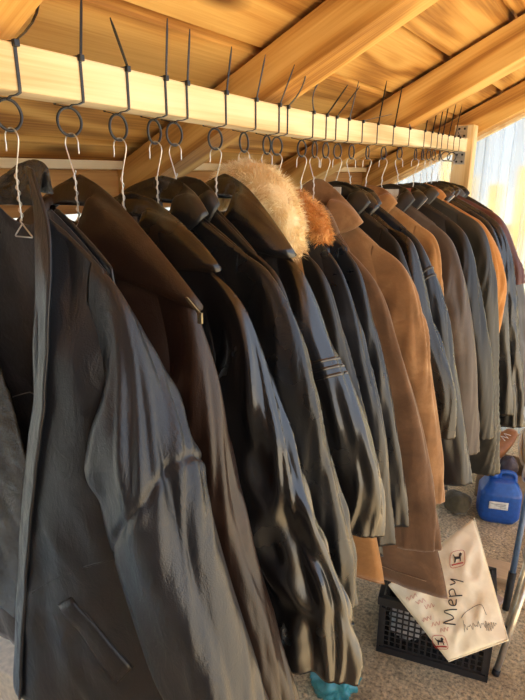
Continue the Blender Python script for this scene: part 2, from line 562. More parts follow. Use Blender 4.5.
# ------------------------------------------------------------------ what hangs on the rail
RING_Y = [0.527, 0.632, 0.734, 0.823, 0.878, 1.008, 1.116, 1.214, 1.261, 1.39, 1.465, 1.534, 1.614, 1.717, 1.848, 1.996,
          2.164, 2.357, 2.451, 2.537, 2.612, 2.707, 2.809, 2.918]
ORD = ['first', 'second', 'third', 'fourth', 'fifth', 'sixth', 'seventh', 'eighth', 'ninth', 'tenth', 'eleventh', 'twelfth',
       'thirteenth', 'fourteenth', 'fifteenth', 'sixteenth', 'seventeenth', 'eighteenth', 'nineteenth', 'twentieth',
       'twenty-first', 'twenty-second', 'twenty-third', 'twenty-fourth']
# tail of each cable tie: (dx, dy, dz, bend)
TAILS = [(-.03, .05, .115, .03), (-.01, .02, .085, .0), (.03, -.06, .055, .0), (.0, .01, .092, .0), (.0, .012, .088, .0), (.0, .02, .084, .0),
         (.01, .02, .088, .0), (.02, .03, .085, .0), (.03, .03, .085, .02), (.01, .03, .085, -.03), (.02, .08, .08, .0), (.02, .10, .085, .0), (.01, .03, .10, .0),
         (.03, .16, .03, .0), (.0, .05, .13, .0), (.0, .05, .13, .0), (.0, -.02, .012, .0), (.0, .05, .15, .0), (.0, .06, .13, .0), (.0, .06, .17, .0),
         (.0, .06, .15, .0), (.0, .07, .14, .0), (.0, .07, .14, .0), (.0, -.06, .02, .0)]
M_tie = plain('black_nylon', (0.012, 0.012, 0.013), 0.32)
M_tie_grey = plain('weathered_nylon', (0.035, 0.032, 0.03), 0.3)
M_ring = plain('black_ring_plastic', (0.012, 0.012, 0.014), 0.28)
M_wire = plain('galvanised_wire', (0.72, 0.71, 0.68), 0.3, 0.85)

WHERE = ['open black leather jacket in front', 'dark brown leather jacket with the zip', 'smooth black jacket with golden hem shine', 'black jacket with the creased cuff',
         'mostly hidden black jacket', 'black jacket with ribbed sleeve', 'cream fur collar coat', 'ginger fur collar coat', 'slim blue-black jacket',
         'chocolate brown long coat', 'tan suede coat', 'black jacket behind the tan suede', 'dark jacket with pale shoulder seam', 'black jacket with sleeve straps',
         'tan jacket beyond the strapped sleeve', 'grey-brown jacket', 'black jacket with pale piping', 'dark jacket with gathered sleeve', 'orange tan jacket',
         'black jacket with white edge', 'black jacket beyond the white edge', 'maroon edged jacket', 'slate grey jacket', 'last black jacket by the wall']
NECKZ = []
def cable_tie(i):
    y = RING_Y[i]; zb = rail_bottom(y); zt = zb + .06
    lab = '%s black cable tie from left, above the %s' % (ORD[i], WHERE[i])
    r = empty('cable_tie', (HX, y, zt), lab, 'cable tie', 'black cable ties looped around the rail')
    g = .0016
    zr = zb - .005
    dy = 0.004 * math.sin(i * 2.1)
    loop = [(HX, y, zr - .0035), (HX + .010, y, zr + .0005), (HX + .022, y + dy * .6, zb - .0042), (HX + .03 + g * .6, y + dy, zb - g), (HX + .03 + g, y + dy, zb + .004), (HX + .03 + g, y + dy, zb + .03), (HX + .03 + g, y + dy, zt - .004),
            (HX + .03, y + dy, zt + g), (HX + .02, y + dy, zt + g), (HX - .02, y, zt + g), (HX - .03, y, zt + g), (HX - .03 - g, y, zt - .004), (HX - .03 - g, y, zb + .004),
            (HX - .03, y, zb - g), (HX - .018, y, zb - .0035), (HX - .008, y, zr - .001), (HX, y, zr - .0035)]
    mat = M_tie
    MB().strap(loop, (0, 1, 0), .0046, .0013).build('strap', mat, r, smooth=False)
    hz = zt - .002
    MB().box((HX + .0305, y + dy - .0042, hz - .004), (HX + .0375, y + dy + .0042, hz + .005)).build('head', mat, r, smooth=False, bevel=.001)
    t = TAILS[i]
    p0 = np.array([HX + .034, y + dy, hz + .003]); d = np.array(t[:3]); n = 9
    pts = [p0 + d * s + np.array([0, t[3] * 4 * s * (1 - s), 0]) for s in np.linspace(0, 1, n)]
    w = [.0044] * (n - 2) + [.0036, .0014]
    MB().strap(pts, (0, 1, 0.0) if abs(d[1]) < .05 else (1, 0.2, 0), w, .0012).build('tail', mat, r, smooth=False)

def ring(i):
    y = RING_Y[i]; zc = rail_bottom(y) - .028
    a = np.linspace(0, 2 * math.pi, 40, endpoint=False)
    tilt = 0.15 * math.sin(i * 1.7)
    if i in (22, 23): tilt = 1.1
    pts = [(HX + .0205 * math.cos(t) * math.sin(tilt), y + .0205 * math.cos(t) * math.cos(tilt), zc + .0205 * math.sin(t)) for t in a]
    o = MB().tube(pts, .0023, 8, closed=True).build('curtain_ring', M_ring, loc=(HX, y, zc))
    tag(o, '%s black ring from left, above the %s' % (ORD[i], WHERE[i]), 'ring', 'black rings under the rail')

def hanger(i, nz, wide=1.0):
    """wire hanger: hook over the ring, twisted stem, shoulder wires inside the jacket"""
    y = RING_Y[i]; zr = rail_bottom(y) - .028 - .0205
    top = zr + .0023 + .0015
    R = .015
    r = empty('wire_hanger', (HX, y, nz), '%s wire hanger from left, holding the %s' % (ORD[i], WHERE[i]), 'hanger', 'wire hangers on the rings')
    zc = top - R
    s = -1 if i % 3 == 1 else 1
    arc = [(HX + s * R * math.cos(t), y, zc + R * math.sin(t)) for t in np.linspace(math.pi * 1.08, -0.25, 16)]
    arc = [(HX - s * R * 1.0, y, zc - .016)] + arc
    zs = nz + .012
    arc += [(HX + s * R * .72, y, zc - .016), (HX + s * .004, y, zc - .036), (HX, y, max(zs, zc - .055)), (HX, y, nz - .02)]
    pts, _ = catmull(arc, 46)
    MB().tube(pts, .00115, 7).build('hook', M_wire, r)
    tw = []
    zt = zc - .04
    for t in np.linspace(0, 1, 40):
        a = t * 2 * math.pi * 5
        tw.append((HX + .0024 * math.cos(a), y + .0024 * math.sin(a), zt + (nz - .025 - zt) * t))
    MB().tube(tw, .0012, 6).build('twisted_stem', M_wire, r)
    sh = [(HX, y, nz - .024), (HX + .03, y, nz - .050), (HX + .085, y, nz - .098), (HX + .09, y, nz - .105), (HX + .085, y, nz - .110), (HX, y, nz - .110),
          (HX - .085, y, nz - .110), (HX - .09, y, nz - .105), (HX - .085, y, nz - .098), (HX - .03, y, nz - .050), (HX, y, nz - .024)]
    sh = [(HX + (p[0] - HX) * wide, p[1], nz - .024 + (p[2] - nz + .024) * wide) for p in sh]
    MB().tube(sh, .0012, 6).build('shoulder_wire', M_wire, r)
for i in range(24):
    cable_tie(i); ring(i)
# ------------------------------------------------------------------ jackets
def superell(t, p):
    c, s = np.cos(t), np.sin(t)
    return np.sign(c) * np.abs(c) ** p, np.sign(s) * np.abs(s) ** p

def sleeve_points(J, side, nv, nu):
    """grid of points (world) of one sleeve: the outer silhouette minus a tapering half width"""
    O, s = catmull(J['outer'], nv)
    O = soft(O, max(2, nv // 26))
    if side < 0: O = O * [J.get('mirror', 1.0), 1.0]
    T = soft(np.gradient(O, axis=0), max(2, nv // 22)); T /= np.linalg.norm(T, axis=1)[:, None]
    N = np.stack([-T[:, 1], T[:, 0]], 1)
    v = s / s[-1]
    if side < 0: N = N * [1, 1]
    kb = sstep(0, .40, v)[:, None]
    N = N * kb + np.array([.12 , 1.0]) * (1 - kb); N /= np.linalg.norm(N, axis=1)[:, None]
    a0, a1, a2 = J.get('aw', (.082, .078, .066))
    a = np.where(v < .5, a0 + (a1 - a0) * sstep(0, .5, v), a1 + (a2 - a1) * sstep(.5, 1, v))
    a = a * (J.get('arm', 1.06) + (1 - J.get('arm', 1.06)) * sstep(0, .36, v))
    sb = J['sb'] * (0.16 + .84 * sstep(0, .36, v)) * (1 - .12 * sstep(.6, 1, v))
    yo = J['y'] + J.get('sy', 0.0) * sstep(0.05, .8, v) + J.get('sy0', 0.0)
    O = O - np.array([0, 1.0]) * (.007 * (1 - sstep(0, .14, v)))[:, None]
    C = O - N * a[:, None]
    th = np.linspace(0, 2 * math.pi, nu, endpoint=False)
    ce, se = superell(th, 0.85)
    seed = J['seed'] + (0 if side > 0 else 31.7)
    TH, SS = np.meshgrid(th, s)
    VV = SS / s[-1]
    A = J.get('fold', 1.0)
    cx, cy = np.cos(TH), np.sin(TH)
    # long soft drapes, elbow and cuff creases
    d = .009 * noise(cx * 1.4 + seed, cy * 1.4, SS * 2.6)
    d += .004 * noise(cx * 2.2, cy * 2.2 + seed, SS * 2.2)
    elbow = np.exp(-((SS - J.get('elbow', .33)) / .13) ** 2) + J.get('cuffw', .7) * sstep(.62, .95, VV) + .08
    d += .0075 * elbow * (ridge(cx * .8 + seed, cy * .8 + SS * 2.5, SS * 6 + cy * 1.5 + cx * .8) - .35)
    d += J.get('crumple', 0.0) * sstep(J.get('c0', .35), .8, VV) * noise(cx * 2.1 + seed, cy * 2.1, SS * 10)
    d += J.get('gather', 0.0) * sstep(.35, .75, VV) * np.sin(SS * 210 + 3 * noise(cx * 2, cy * 2, SS * 8))
    if J.get('elbowseam') and side > 0:
        e, sl = J['elbowseam']
        d -= J.get('groove', .0022) * np.exp(-((VV - (e + sl * np.sin(TH + math.pi * .5))) / .008) ** 2)
    d = d * A
    lim = (0.05 + .95 * sstep(0, .28, VV))
    d = d * lim
    P = np.zeros((nv, nu, 3))
    cew = ce[None, :] * (a[:, None] + d)
    sew = se[None, :] * (sb[:, None] + d * J.get('ydamp', .7))
    P[..., 0] = HX + side * (C[:, 0][:, None] + N[:, 0][:, None] * cew)
    P[..., 2] = CAMZ + C[:, 1][:, None] + N[:, 1][:, None] * cew
    P[..., 1] = yo[:, None] + sew
    # cuff cut slightly slanted
    return P, th, s

def seam_on(P, vfun, r, name, mat, parent, k0=0, k1=None):
    """thin stitched ridge following the surface grid P along row vfun(u)"""
    nv, nu = P.shape[:2]
    k1 = nu if k1 is None else k1
    pts = []
    for k in range(k0, k1 + (1 if k1 == nu else 0)):
        kk = k % nu
        f = min(max(vfun(kk / nu), 0), .999) * (nv - 1)
        i = int(f); t = f - i
        pts.append(P[i, kk] * (1 - t) + P[i + 1, kk] * t)
    MB().tube(pts, r, 6).build(name, mat, parent)

def body_points(J, nx, nz, back=False):
    nr = J.get('nr', .068)
    ox, oz = J['outer'][0]
    sx = ox + .02; sz = oz - .016
    nz0 = J['nz']
    L = J['hem']; hw = J['hw']
    hwl = J.get('hwl', min(hw, .34))
    u = np.linspace(-1, 1, nx); v = np.linspace(0, 1, nz)
    U, Vv = np.meshgrid(u, v)
    side = np.where(U > 0, hw, hwl)
    x0 = U * sx
    ax = np.abs(x0)
    zt = np.where(ax < nr, nz0 - (0.026 if back else J.get('neckdip', .07)) * np.clip(1 - (ax / nr) ** 2, 0, 1),
                  nz0 + (sz - nz0) * np.clip((ax - nr) / (sx - nr), 0, 1) ** 1.12)
    Z = zt + (-L - zt) * Vv
    dz = np.clip(-Z, 0, None)
    grow = sstep(0.0, 1.0, Vv) * 0.35 + Vv * .65
    X = U * (sx + (side - sx) * grow)
    b = J['bb'] if back else J['bf']
    thick = (.30 + .70 * sstep(0, .22, Vv)) * (1 - .25 * sstep(.6, 1, Vv) * (0 if back else 1))
    prof = np.clip(1 - np.abs(U) ** 3.2, 0, 1) ** .6
    seed = J['seed'] * 1.7
    d = .010 * noise(X * 7 + seed, Vv * 1.6, 3.1) + .006 * noise(X * 16, Vv * 3 + seed, 7.7)
    d += .006 * (ridge(X * 5 + seed, Z * 6 + X * 6, 1.3) - .3) * sstep(.1, .4, Vv)
    d += J.get('bcrumple', 0) * noise(X * 12 + seed, Z * 12, 5.5) * sstep(.3, .8, Vv)
    d = d * (1 - np.abs(U) ** 6) * sstep(.06, .32, Vv) * J.get('bfold', .8)
    Y = np.where(back, 1, -1) * (b * thick * prof) + (d if back else -d)
    P = np.stack([HX + X, J['y'] + Y, CAMZ + Z], -1)
    return P

def hemline(P, r, name, mat, parent, rowf=-1):
    row = P[rowf]
    MB().tube(row, r, 5).build(name, mat, parent)

def fold_collar(J, name='collar', n=64, m=16):
    c = J['collar']
    nr0 = J.get('nr', .068)
    nr = nr0 if c.get('flat') else c.get('cn', .046)
    w0 = c.get('w', .075); st = c.get('stand', .03); ph = math.radians(c.get('span', 150))
    lap = c.get('lapel', .06) * .4; bd = c.get('depth', min(J['bf'], J['bb']) * 1.0)
    dip = J.get('neckdip', .07)
    ox, oz = J['outer'][0]
    slope = (J['nz'] - oz) / (ox - nr0)
    P = np.zeros((m, n, 3))
    phi = np.linspace(-ph if 'phi0' not in c else math.radians(c['phi0']), ph if 'phi1' not in c else math.radians(c['phi1']), n)
    front = np.clip((np.abs(phi) - math.radians(70)) / (ph - math.radians(70)), 0, 1)
    seed = J['seed']
    pk = np.ones(n) if c.get('flat') else .10 + .90 * np.clip(np.cos(phi), 0, 1) ** 1.3
    base = J['nz'] if c.get('flat') else J['nz'] + .012
    for j, t in enumerate(np.linspace(0, 1, m)):
        if t < .35:
            q = t / .35
            out = .012 * q * q; up = st * math.sin(q * math.pi / 2)
        else:
            q = (t - .35) / .65
            out = .012 + q * 1.0
            up = st
        sp, cp = np.sin(phi), np.cos(phi)
        w = w0 * (.42 + .58 * np.exp(-((np.abs(phi) - math.radians(c.get('tip', 92))) / math.radians(c.get('tw', 44))) ** 2))
        if t < .35:
            o = np.full(n, out); zz = up * pk
        else:
            o = .012 + q * w
            kend = slope * w * np.abs(sp) * 1.0 - c.get('lift', .012)
            zz = st * pk * (1 - q) + (-kend) * q + .016 * math.sin(q * math.pi)
        x = (nr + o) * sp
        y = bd * np.where(cp < 0, 1.25, .9) * np.sign(cp) * np.abs(cp) ** .7 * (.45 + .55 * sstep(0, .4, t)) * (1 - .22 * np.clip((o - .012) / w0, 0, 1.2))
        y = np.clip(y, -J['bf'] * c.get('yl', 1.2), J['bb'] * 1.1)
        z = base - .010 + zz + .010 * sstep(0, .3, t) - dip * .9 * sstep(0, 1, -cp * (cp < 0)) - lap * front ** 2 * (q if t >= .35 else 0)
        z = z + .004 * noise(phi * 2 + seed, t * 2, 4.4) * (t)
        y = y + .005 * noise(phi * 1.6 + seed, t * 1.5, 9.1) * t
        P[j, :, 0] = HX + x + c.get('dx', 0); P[j, :, 1] = J['y'] + y; P[j, :, 2] = CAMZ + z + c.get('dz', 0)
    return P

def stand_collar(J, n=56, m=12):
    c = J['collar']; nr = J.get('nr', .068); h = c.get('h', .05)
    ph = math.radians(c.get('span', 160))
    phi = np.linspace(-ph, ph, n); P = np.zeros((m, n, 3))
    for j, t in enumerate(np.linspace(0, 1, m)):
        sp, cp = np.sin(phi), np.cos(phi)
        r = nr - .006 + c.get('flare', .02) * t * t
        P[j, :, 0] = HX + r * sp + c.get('dx', 0)
        P[j, :, 1] = J['y'] + np.clip(J['bf'] * .85 * cp, -J['bf'], J['bb'] * .9) * (1 + .25 * t)
        z = J['nz'] - .01 + h * t * (1 + .12 * noise(phi * 2 + J['seed'], t, 2.2)) - J.get('neckdip', .07) * .9 * sstep(0, 1, -cp * (cp < 0))
        P[j, :, 2] = CAMZ + z
    return P

def fur_collar(J, parent, col1, col2, seed, spec):
    """thick ring of fur: a rolled core and several thousand tapering hairs"""
    r = np.random.default_rng(seed)
    path, _ = catmull(spec['path'], 60)          # local x, y offset, z
    path = path + np.array([HX, J['y'], CAMZ])
    n = len(path); rad = np.interp(np.linspace(0, 1, n), np.linspace(0, 1, len(spec['rad'])), spec['rad'])
    core = MB().tube(path, rad * .72, 14)
    m = suede('fur_core_%d' % seed, col1, col2)
    fc = core.build('fur_collar', m, parent)
    T = np.gradient(path, axis=0); T /= np.linalg.norm(T, axis=1)[:, None]
    NH = spec['n']
    V = []; F = []; shade = []
    i = r.uniform(0, n - 1.001, NH); a = r.uniform(0, 2 * math.pi, NH)
    for q in range(NH):
        k = int(i[q]); f = i[q] - k
        c = path[k] * (1 - f) + path[k + 1] * f; t = T[k]; R = rad[k] * (1 - f) + rad[k + 1] * f
        b1 = np.cross(t, [0, 1, 0.05]); b1 /= np.linalg.norm(b1); b2 = np.cross(t, b1)
        d = math.cos(a[q]) * b1 + math.sin(a[q]) * b2
        L = R * r.uniform(.45, .95) * spec.get('len', 1.0) * (1 - .8 * max(0.0, d[1] * spec.get('pressed', 0)))
        clump = np.array([noise(c[0] * 40 + a[q] * 2, c[1] * 40, c[2] * 40 + kk * 7.3) for kk in range(3)])
        dr = d + t * r.normal(0, .25) + clump * .9 + np.array([0, 0, -.25]) + r.normal(0, .15, 3)
        dr /= np.linalg.norm(dr)
        p0 = c + d * R * .52
        p1 = p0 + dr * L * .55 + d * L * .08
        p2 = p1 + (dr + clump * .5 + np.array([0, 0, -.35])) * L * .5
        w = np.cross(dr, d + r.normal(0, .6, 3)); w /= np.linalg.norm(w) + 1e-9
        ww = r.uniform(.0003, .0007)
        o = len(V)
        V += [p0 - w * ww, p0 + w * ww, p1 + w * ww * .8, p1 - w * ww * .8, p2]
        F += [(o, o + 1, o + 2, o + 3), (o + 3, o + 2, o + 4)]
    hm, nt, b = new_mat('fur_hair_%d' % seed)
    nn = tex_noise(nt, coords(nt), 30, 3)
    rr = ramp(nt, [(0.3, col1), (0.65, col2)])
    link(nt, nn, 'Fac', rr, 'Fac'); link(nt, rr, 'Color', b, 'Base Color')
    b.inputs['Roughness'].default_value = .55; b.inputs['Specular IOR Level'].default_value = .25
    h = make('hair', V, F, hm, fc)
    tag(h, kind='stuff')
    return fc

def weld(o, d=1e-4):
    import bmesh
    bm = bmesh.new(); bm.from_mesh(o.data)
    bmesh.ops.remove_doubles(bm, verts=bm.verts, dist=d)
    bmesh.ops.recalc_face_normals(bm, faces=bm.faces)
    bm.to_mesh(o.data); bm.free()
    o.data.polygons.foreach_set('use_smooth', [True] * len(o.data.polygons))

M_lining = suede('dark_lining', (0.030, 0.032, 0.039), (0.055, 0.058, 0.070), 0.5)
M_thread = plain('dark_thread', (0.012, 0.011, 0.011), 0.6)
M_thread_pale = plain('pale_thread', (0.45, 0.40, 0.32), 0.6)
M_brass = plain('zip_metal', (0.55, 0.50, 0.38), 0.35, 0.9)

def jacket(J):
    k = J['k']; J['y'] = J.get('yy', RING_Y[k]); J.setdefault('seed', 3.37 * (k + 1))
    gap = J.get('gap', .09)
    J.setdefault('bf', gap * .40); J.setdefault('bb', gap * .34); J.setdefault('sb', gap * .46)
    J.setdefault('nz', J['outer'][0][1] + (J['outer'][0][0] - .068) * .62)
    NECKZ.append((k, CAMZ + J['nz']))
    root = empty(J['name'], (HX, J['y'], CAMZ + J['nz']), J['label'], J['cat'], 'jackets hanging on the rail')
    mat = J['mat']; res = J.get('res', 1.0)
    nx, nz = int(54 * res), int(64 * res)
    Pb = body_points(J, nx, nz, True)
    seam = J.get('seam', M_thread)
    if not J.get('open'):
        Pf = body_points(J, nx, nz, False)
        V1, F1 = grid(Pf); V2, F2 = grid(Pb, flip=True)
        V = np.vstack([V1, V2]); F = F1 + [tuple(i + len(V1) for i in f) for f in F2]
        body = make('body', V, F, mat, root); weld(body)
        md = body.modifiers.new('t', 'SOLIDIFY'); md.thickness = .002; md.offset = -1
        # front closure strip
        ci = nx // 2 + 1
        r0 = 6
        strip = Pf[r0:, ci - 1:ci + 2].copy(); strip[..., 1] -= .0035
        V, F = grid(strip)
        make('placket', V, F, J.get('placket', mat), root, thick=.003, offset=0)
        if J.get('hemseam', True): hemline(Pf, .0016, 'hem', seam if J.get('paleseam') else mat, root)
    else:
        V, F = grid(Pb, flip=True)
        body = make('back_panel', V, F, mat, root, thick=.003)
    # sleeves
    nvs, nus = int(110 * res), int(72 * res)
    for side in (1, -1):
        JJ = dict(J)
        if side < 0:
            JJ.update(J.get('far', {}))
        P, th, s = sleeve_points(JJ, side, nvs, nus)
        V, F = grid(P, closed_u=True, flip=(side < 0))
        so = make('sleeve', V, F, JJ.get('smat', mat), root, thick=.002)
        # cuff
        kc = int(nvs * .93)
        cu = P[kc:].copy(); cen = cu.mean(axis=1, keepdims=True); cu = cen + (cu - cen) * 1.02
        # armhole and elbow seams
        if side > 0 or k == 0:
            seam_on(P, lambda u: .004, .0021, 'armhole_seam', JJ.get('seam', M_thread) if J.get('paleseam') else mat, so)
            seam_on(P, lambda u: .955, .0013, 'cuff_seam', seam, so)
            if J.get('elbowseam') and side > 0:
                e, sl = J['elbowseam']
                seam_on(P, lambda u: e + .008 + sl * math.sin(2 * math.pi * u + math.pi * .5), .0008, 'elbow_seam', mat if not J.get('paleseam') else seam, so)
            if J.get('ribs') and side > 0:
                for q, e in enumerate(J['ribs']):
                    seam_on(P, lambda u: e + .02 * math.sin(2 * math.pi * u), .0042, 'padded_rib', mat, so)
            if J.get('strap') and side > 0:
                for e, tlt in J['strap']:
                    kk = int(e * nvs)
                    st = []
                    for u in np.linspace(-.30, .16, 20):
                        idx = int((u % 1) * nus) % nus
                        kq = min(nvs - 1, max(0, int(kk + tlt * nvs * u)))
                        c = P[kq].mean(axis=0); st.append(c + (P[kq, idx] - c) * 1.05)
                    MB().tube(soft(np.array(st), 2), .005, 8).build('sleeve_strap', mat, so)
    c = J.get('collar')
    if c:
        if c['kind'] == 'fold':
            P = fold_collar(J)
            V, F = grid(P)
            co = make('collar', V, F, c.get('mat', mat), root, thick=.0035, offset=0)
            if c.get('edge'):
                MB().tube(P[-1], c.get('er', .0018), 6).build('edge_trim', c['edge'], co)
        elif c['kind'] == 'stand':
            P = stand_collar(J)
            V, F = grid(P); co = make('collar', V, F, c.get('mat', mat), root, thick=.004, offset=0)
    if J.get('tag'):
        tc, tw = J['tag']
        y = J['y'] + J['bb'] * .3
        z = CAMZ + J['nz']
        MB().box((HX + .0, y - .002, z - .02), (HX + tw, y + .001, z + .032)).build('neck_label', tc, root, smooth=False)
    hanger(k, CAMZ + J['nz'], .22 if k == 0 else 1.0)
    return root, body

LJ, LC = 'leather_jacket', 'jacket'
BLK = leather('black_leather', (0.009, 0.0095, 0.011), 0.26, (0.022, 0.023, 0.026), grain=1.0, spec=0.6)
BLK_SMOOTH = leather('smooth_black_leather', (0.007, 0.007, 0.008), 0.22, (0.016, 0.016, 0.017), grain=0.6, coat=0.15, spec=0.9)
BLK_BLUE = leather('blue_black_leather', (0.011, 0.013, 0.018), 0.28, (0.03, 0.034, 0.042), grain=0.9, spec=0.6)
BLK_DULL = leather('dull_black_leather', (0.012, 0.0115, 0.011), 0.32, (0.028, 0.026, 0.024), grain=1.0, spec=0.5)
GRAIN = leather('pebbled_black_leather', (0.013, 0.016, 0.0225), 0.33, (0.03, 0.034, 0.042), grain=1.7, spec=0.55)
CRINK = leather('crinkled_black_leather', (0.01, 0.008, 0.006), 0.2, (0.03, 0.024, 0.016), grain=1.2, crinkle=0.9, spec=1.0)
BRN = leather('dark_brown_leather', (0.022, 0.011, 0.0075), 0.36, (0.06, 0.034, 0.024), grain=1.2, spec=0.5)
ESP = leather('espresso_leather', (0.011, 0.008, 0.0065), 0.24, (0.025, 0.019, 0.015), grain=0.6, coat=0.1, spec=0.6)
OLV = leather('olive_black_leather', (0.030, 0.028, 0.022), 0.36, (0.07, 0.065, 0.05), grain=.9)
CHOC = suede('chocolate_suede', (0.125, 0.068, 0.036), (0.20, 0.115, 0.062))
TAN = suede('tan_suede', (0.27, 0.145, 0.065), (0.42, 0.25, 0.12))
TAN2 = suede('light_tan_suede', (0.34, 0.17, 0.06), (0.48, 0.28, 0.12))
ORG = suede('orange_tan_suede', (0.46, 0.20, 0.055), (0.60, 0.31, 0.11))
GRB = leather('grey_brown_leather', (0.080, 0.058, 0.045), 0.45, (0.15, 0.115, 0.09), grain=1.0)
MAR = leather('maroon_leather', (0.11, 0.035, 0.025), 0.42, grain=1.0)
SLATE = leather('slate_leather', (0.085, 0.088, 0.09), 0.45, (0.16, 0.165, 0.17), grain=1.0)
M_white = plain('white_trim', (0.78, 0.75, 0.66), 0.6)
M_pale = plain('pale_piping', (0.42, 0.38, 0.34), 0.5)
M_red = plain('red_label', (0.42, 0.13, 0.09), 0.6)
M_wlabel = plain('white_label', (0.72, 0.72, 0.66), 0.6)

# 1 ---- open black jacket nearest the camera
J1 = dict(k=0, name=LJ, cat=LC, label='open black leather jacket nearest the camera, dark lining showing between its fronts', mat=GRAIN,
          outer=[(.158, -.104), (.196, -.132), (.224, -.178), (.250, -.237), (.289, -.323), (.312, -.38), (.334, -.454), (.374, -.57), (.422, -.715), (.452, -.83)],
          nz=-.045, hem=.93, hw=.30, hwl=.30, bf=.055, bb=.028, sb=.056, sy0=-.012, sy=-.015, aw=(.078, .080, .074), elbow=.30,
          res=1.5, open=True, elbowseam=(.465, -.085), groove=.004, far=dict(mirror=1.0), gap=.10, neckdip=.075, fold=1.15, ydamp=1.0)
R1, B1 = jacket(J1)

def front_panel(J, edge, sgn, mat, hem, yb, name='front_panel', nxx=44, nzz=80, wide=.30):
    """one front of the open jacket from its free edge to the side seam"""
    sx = J['outer'][0][0] + .02; sz = J['outer'][0][1] - .016
    ez = np.array([e[1] for e in edge])[::-1]; ex = np.array([e[0] for e in edge])[::-1]; ey = np.array([e[2] for e in edge])[::-1]
    P = np.zeros((nzz, nxx, 3))
    u = np.linspace(0, 1, nxx)
    top0 = edge[0][1]
    for j, v in enumerate(np.linspace(0, 1, nzz)):
        z_edge = top0 + (-hem - top0) * v
        x_e = np.interp(z_edge, ez, ex); y_e = np.interp(z_edge, ez, ey)
        z_sh = np.where(u > .0, top0 + (sz - top0) * u ** 1.1, top0)
        x_s = sgn * (sx + (wide - sx) * v)
        X = x_e + (x_s - x_e) * u
        Z = z_sh + (-hem - z_sh) * v
        fl = 1 - u ** 2.6
        Y = y_e * fl + J['y'] * (1 - fl) if True else 0
        Y = np.where(v < .2, Y + (J['y'] - .012 - Y) * (1 - sstep(0, .2, v)) * np.clip(u * 2.5, 0, 1), Y)
        d = .010 * noise(X * 8 + 3.3 * sgn, Z * 2.2, 2.7) + .006 * noise(X * 18, Z * 5, 8.8 + sgn) + .005 * (ridge(X * 7, Z * 7 + X * 4, 4.2) - .3)
        P[j, :, 0] = HX + X; P[j, :, 1] = Y - d * fl * (u > .02) * sstep(0, .15, v); P[j, :, 2] = CAMZ + Z
    V, F = grid(P, flip=(sgn < 0))
    o = make(name, V, F, mat, R1, thick=.003)
    return o, P

y1 = J1['y']
edgeN = [(.070, -.048, y1 - .020), (.082, -.16, y1 - .044), (.072, -.31, y1 - .060), (.056, -.37, y1 - .066), (.010, -.53, y1 - .070), (-.048, -.767, y1 - .074), (-.086, -.93, y1 - .076)]
FP, PN = front_panel(J1, edgeN, 1, GRAIN, .93, 0)
edgeF = [(-.050, -.05, y1 - .035), (-.070, -.2, y1 - .04), (-.015, -.36, y1 - .045), (.02, -.5, y1 - .048), (.0, -.65, y1 - .05), (-.03, -.9, y1 - .05)]
FF, PF = front_panel(J1, edgeF, -1, CRINK, .80, 0)
# turned facing along the near edge, widening into the collar
fac = np.zeros((90, 10, 3))
ez = np.array([e[1] for e in edgeN])[::-1]; ex = np.array([e[0] for e in edgeN])[::-1]; ey = np.array([e[2] for e in edgeN])[::-1]
for j, z in enumerate(np.linspace(.012, -.925, 90)):
    xe = np.interp(z, ez, ex); ye = np.interp(z, ez, ey)
    w = np.interp(z, [-.93, -.7, -.3, -.08, .012], [.034, .034, .036, .046, .026])
    lean = np.interp(z, [-.12, -.04, .012], [0, .010, .034])
    t = np.linspace(0, 1, 10)
    fac[j, :, 0] = HX + xe - .004 + t * w - lean * .9
    fac[j, :, 1] = ye - .003 - .011 * t ** .7 + lean * .5 + .002 * noise(t * 3, z * 20, 1.0)
    fac[j, :, 2] = CAMZ + z - t * .004
V, F = grid(fac)
fo1 = make('front_facing', V, F, GRAIN, R1, thick=.0035, offset=0)
MB().tube(fac[:, 8] - np.array([0, .0015, 0]), .0009, 5).build('edge_stitching', GRAIN, fo1)
# collar, standing and folded at the back
J1['collar'] = dict(kind='fold', phi0=-125, phi1=40, w=.030, stand=.052, span=125, lapel=.02, depth=.034, yl=.9, dz=.0)
J1['nr'] = .058
Pc = fold_collar(J1); V, F = grid(Pc); make('collar', V, F, CRINK, R1, thick=.0035, offset=0)
# lining: inside of the back and of the far front
PL = body_points(dict(J1, bb=.018, bfold=1.4, seed=9.1, outer=[(.165, -.125)] + J1['outer'][1:], hem=.97), 40, 60, True)
V, F = grid(PL); tag(make('lining', V, F, M_lining, R1, thick=.0015, offset=0), 'dark charcoal cloth lining')
MB().tube(PL[20, 8:32] - np.array([0, .003, 0]), .0011, 5).build('lining_seam', M_pale, R1)
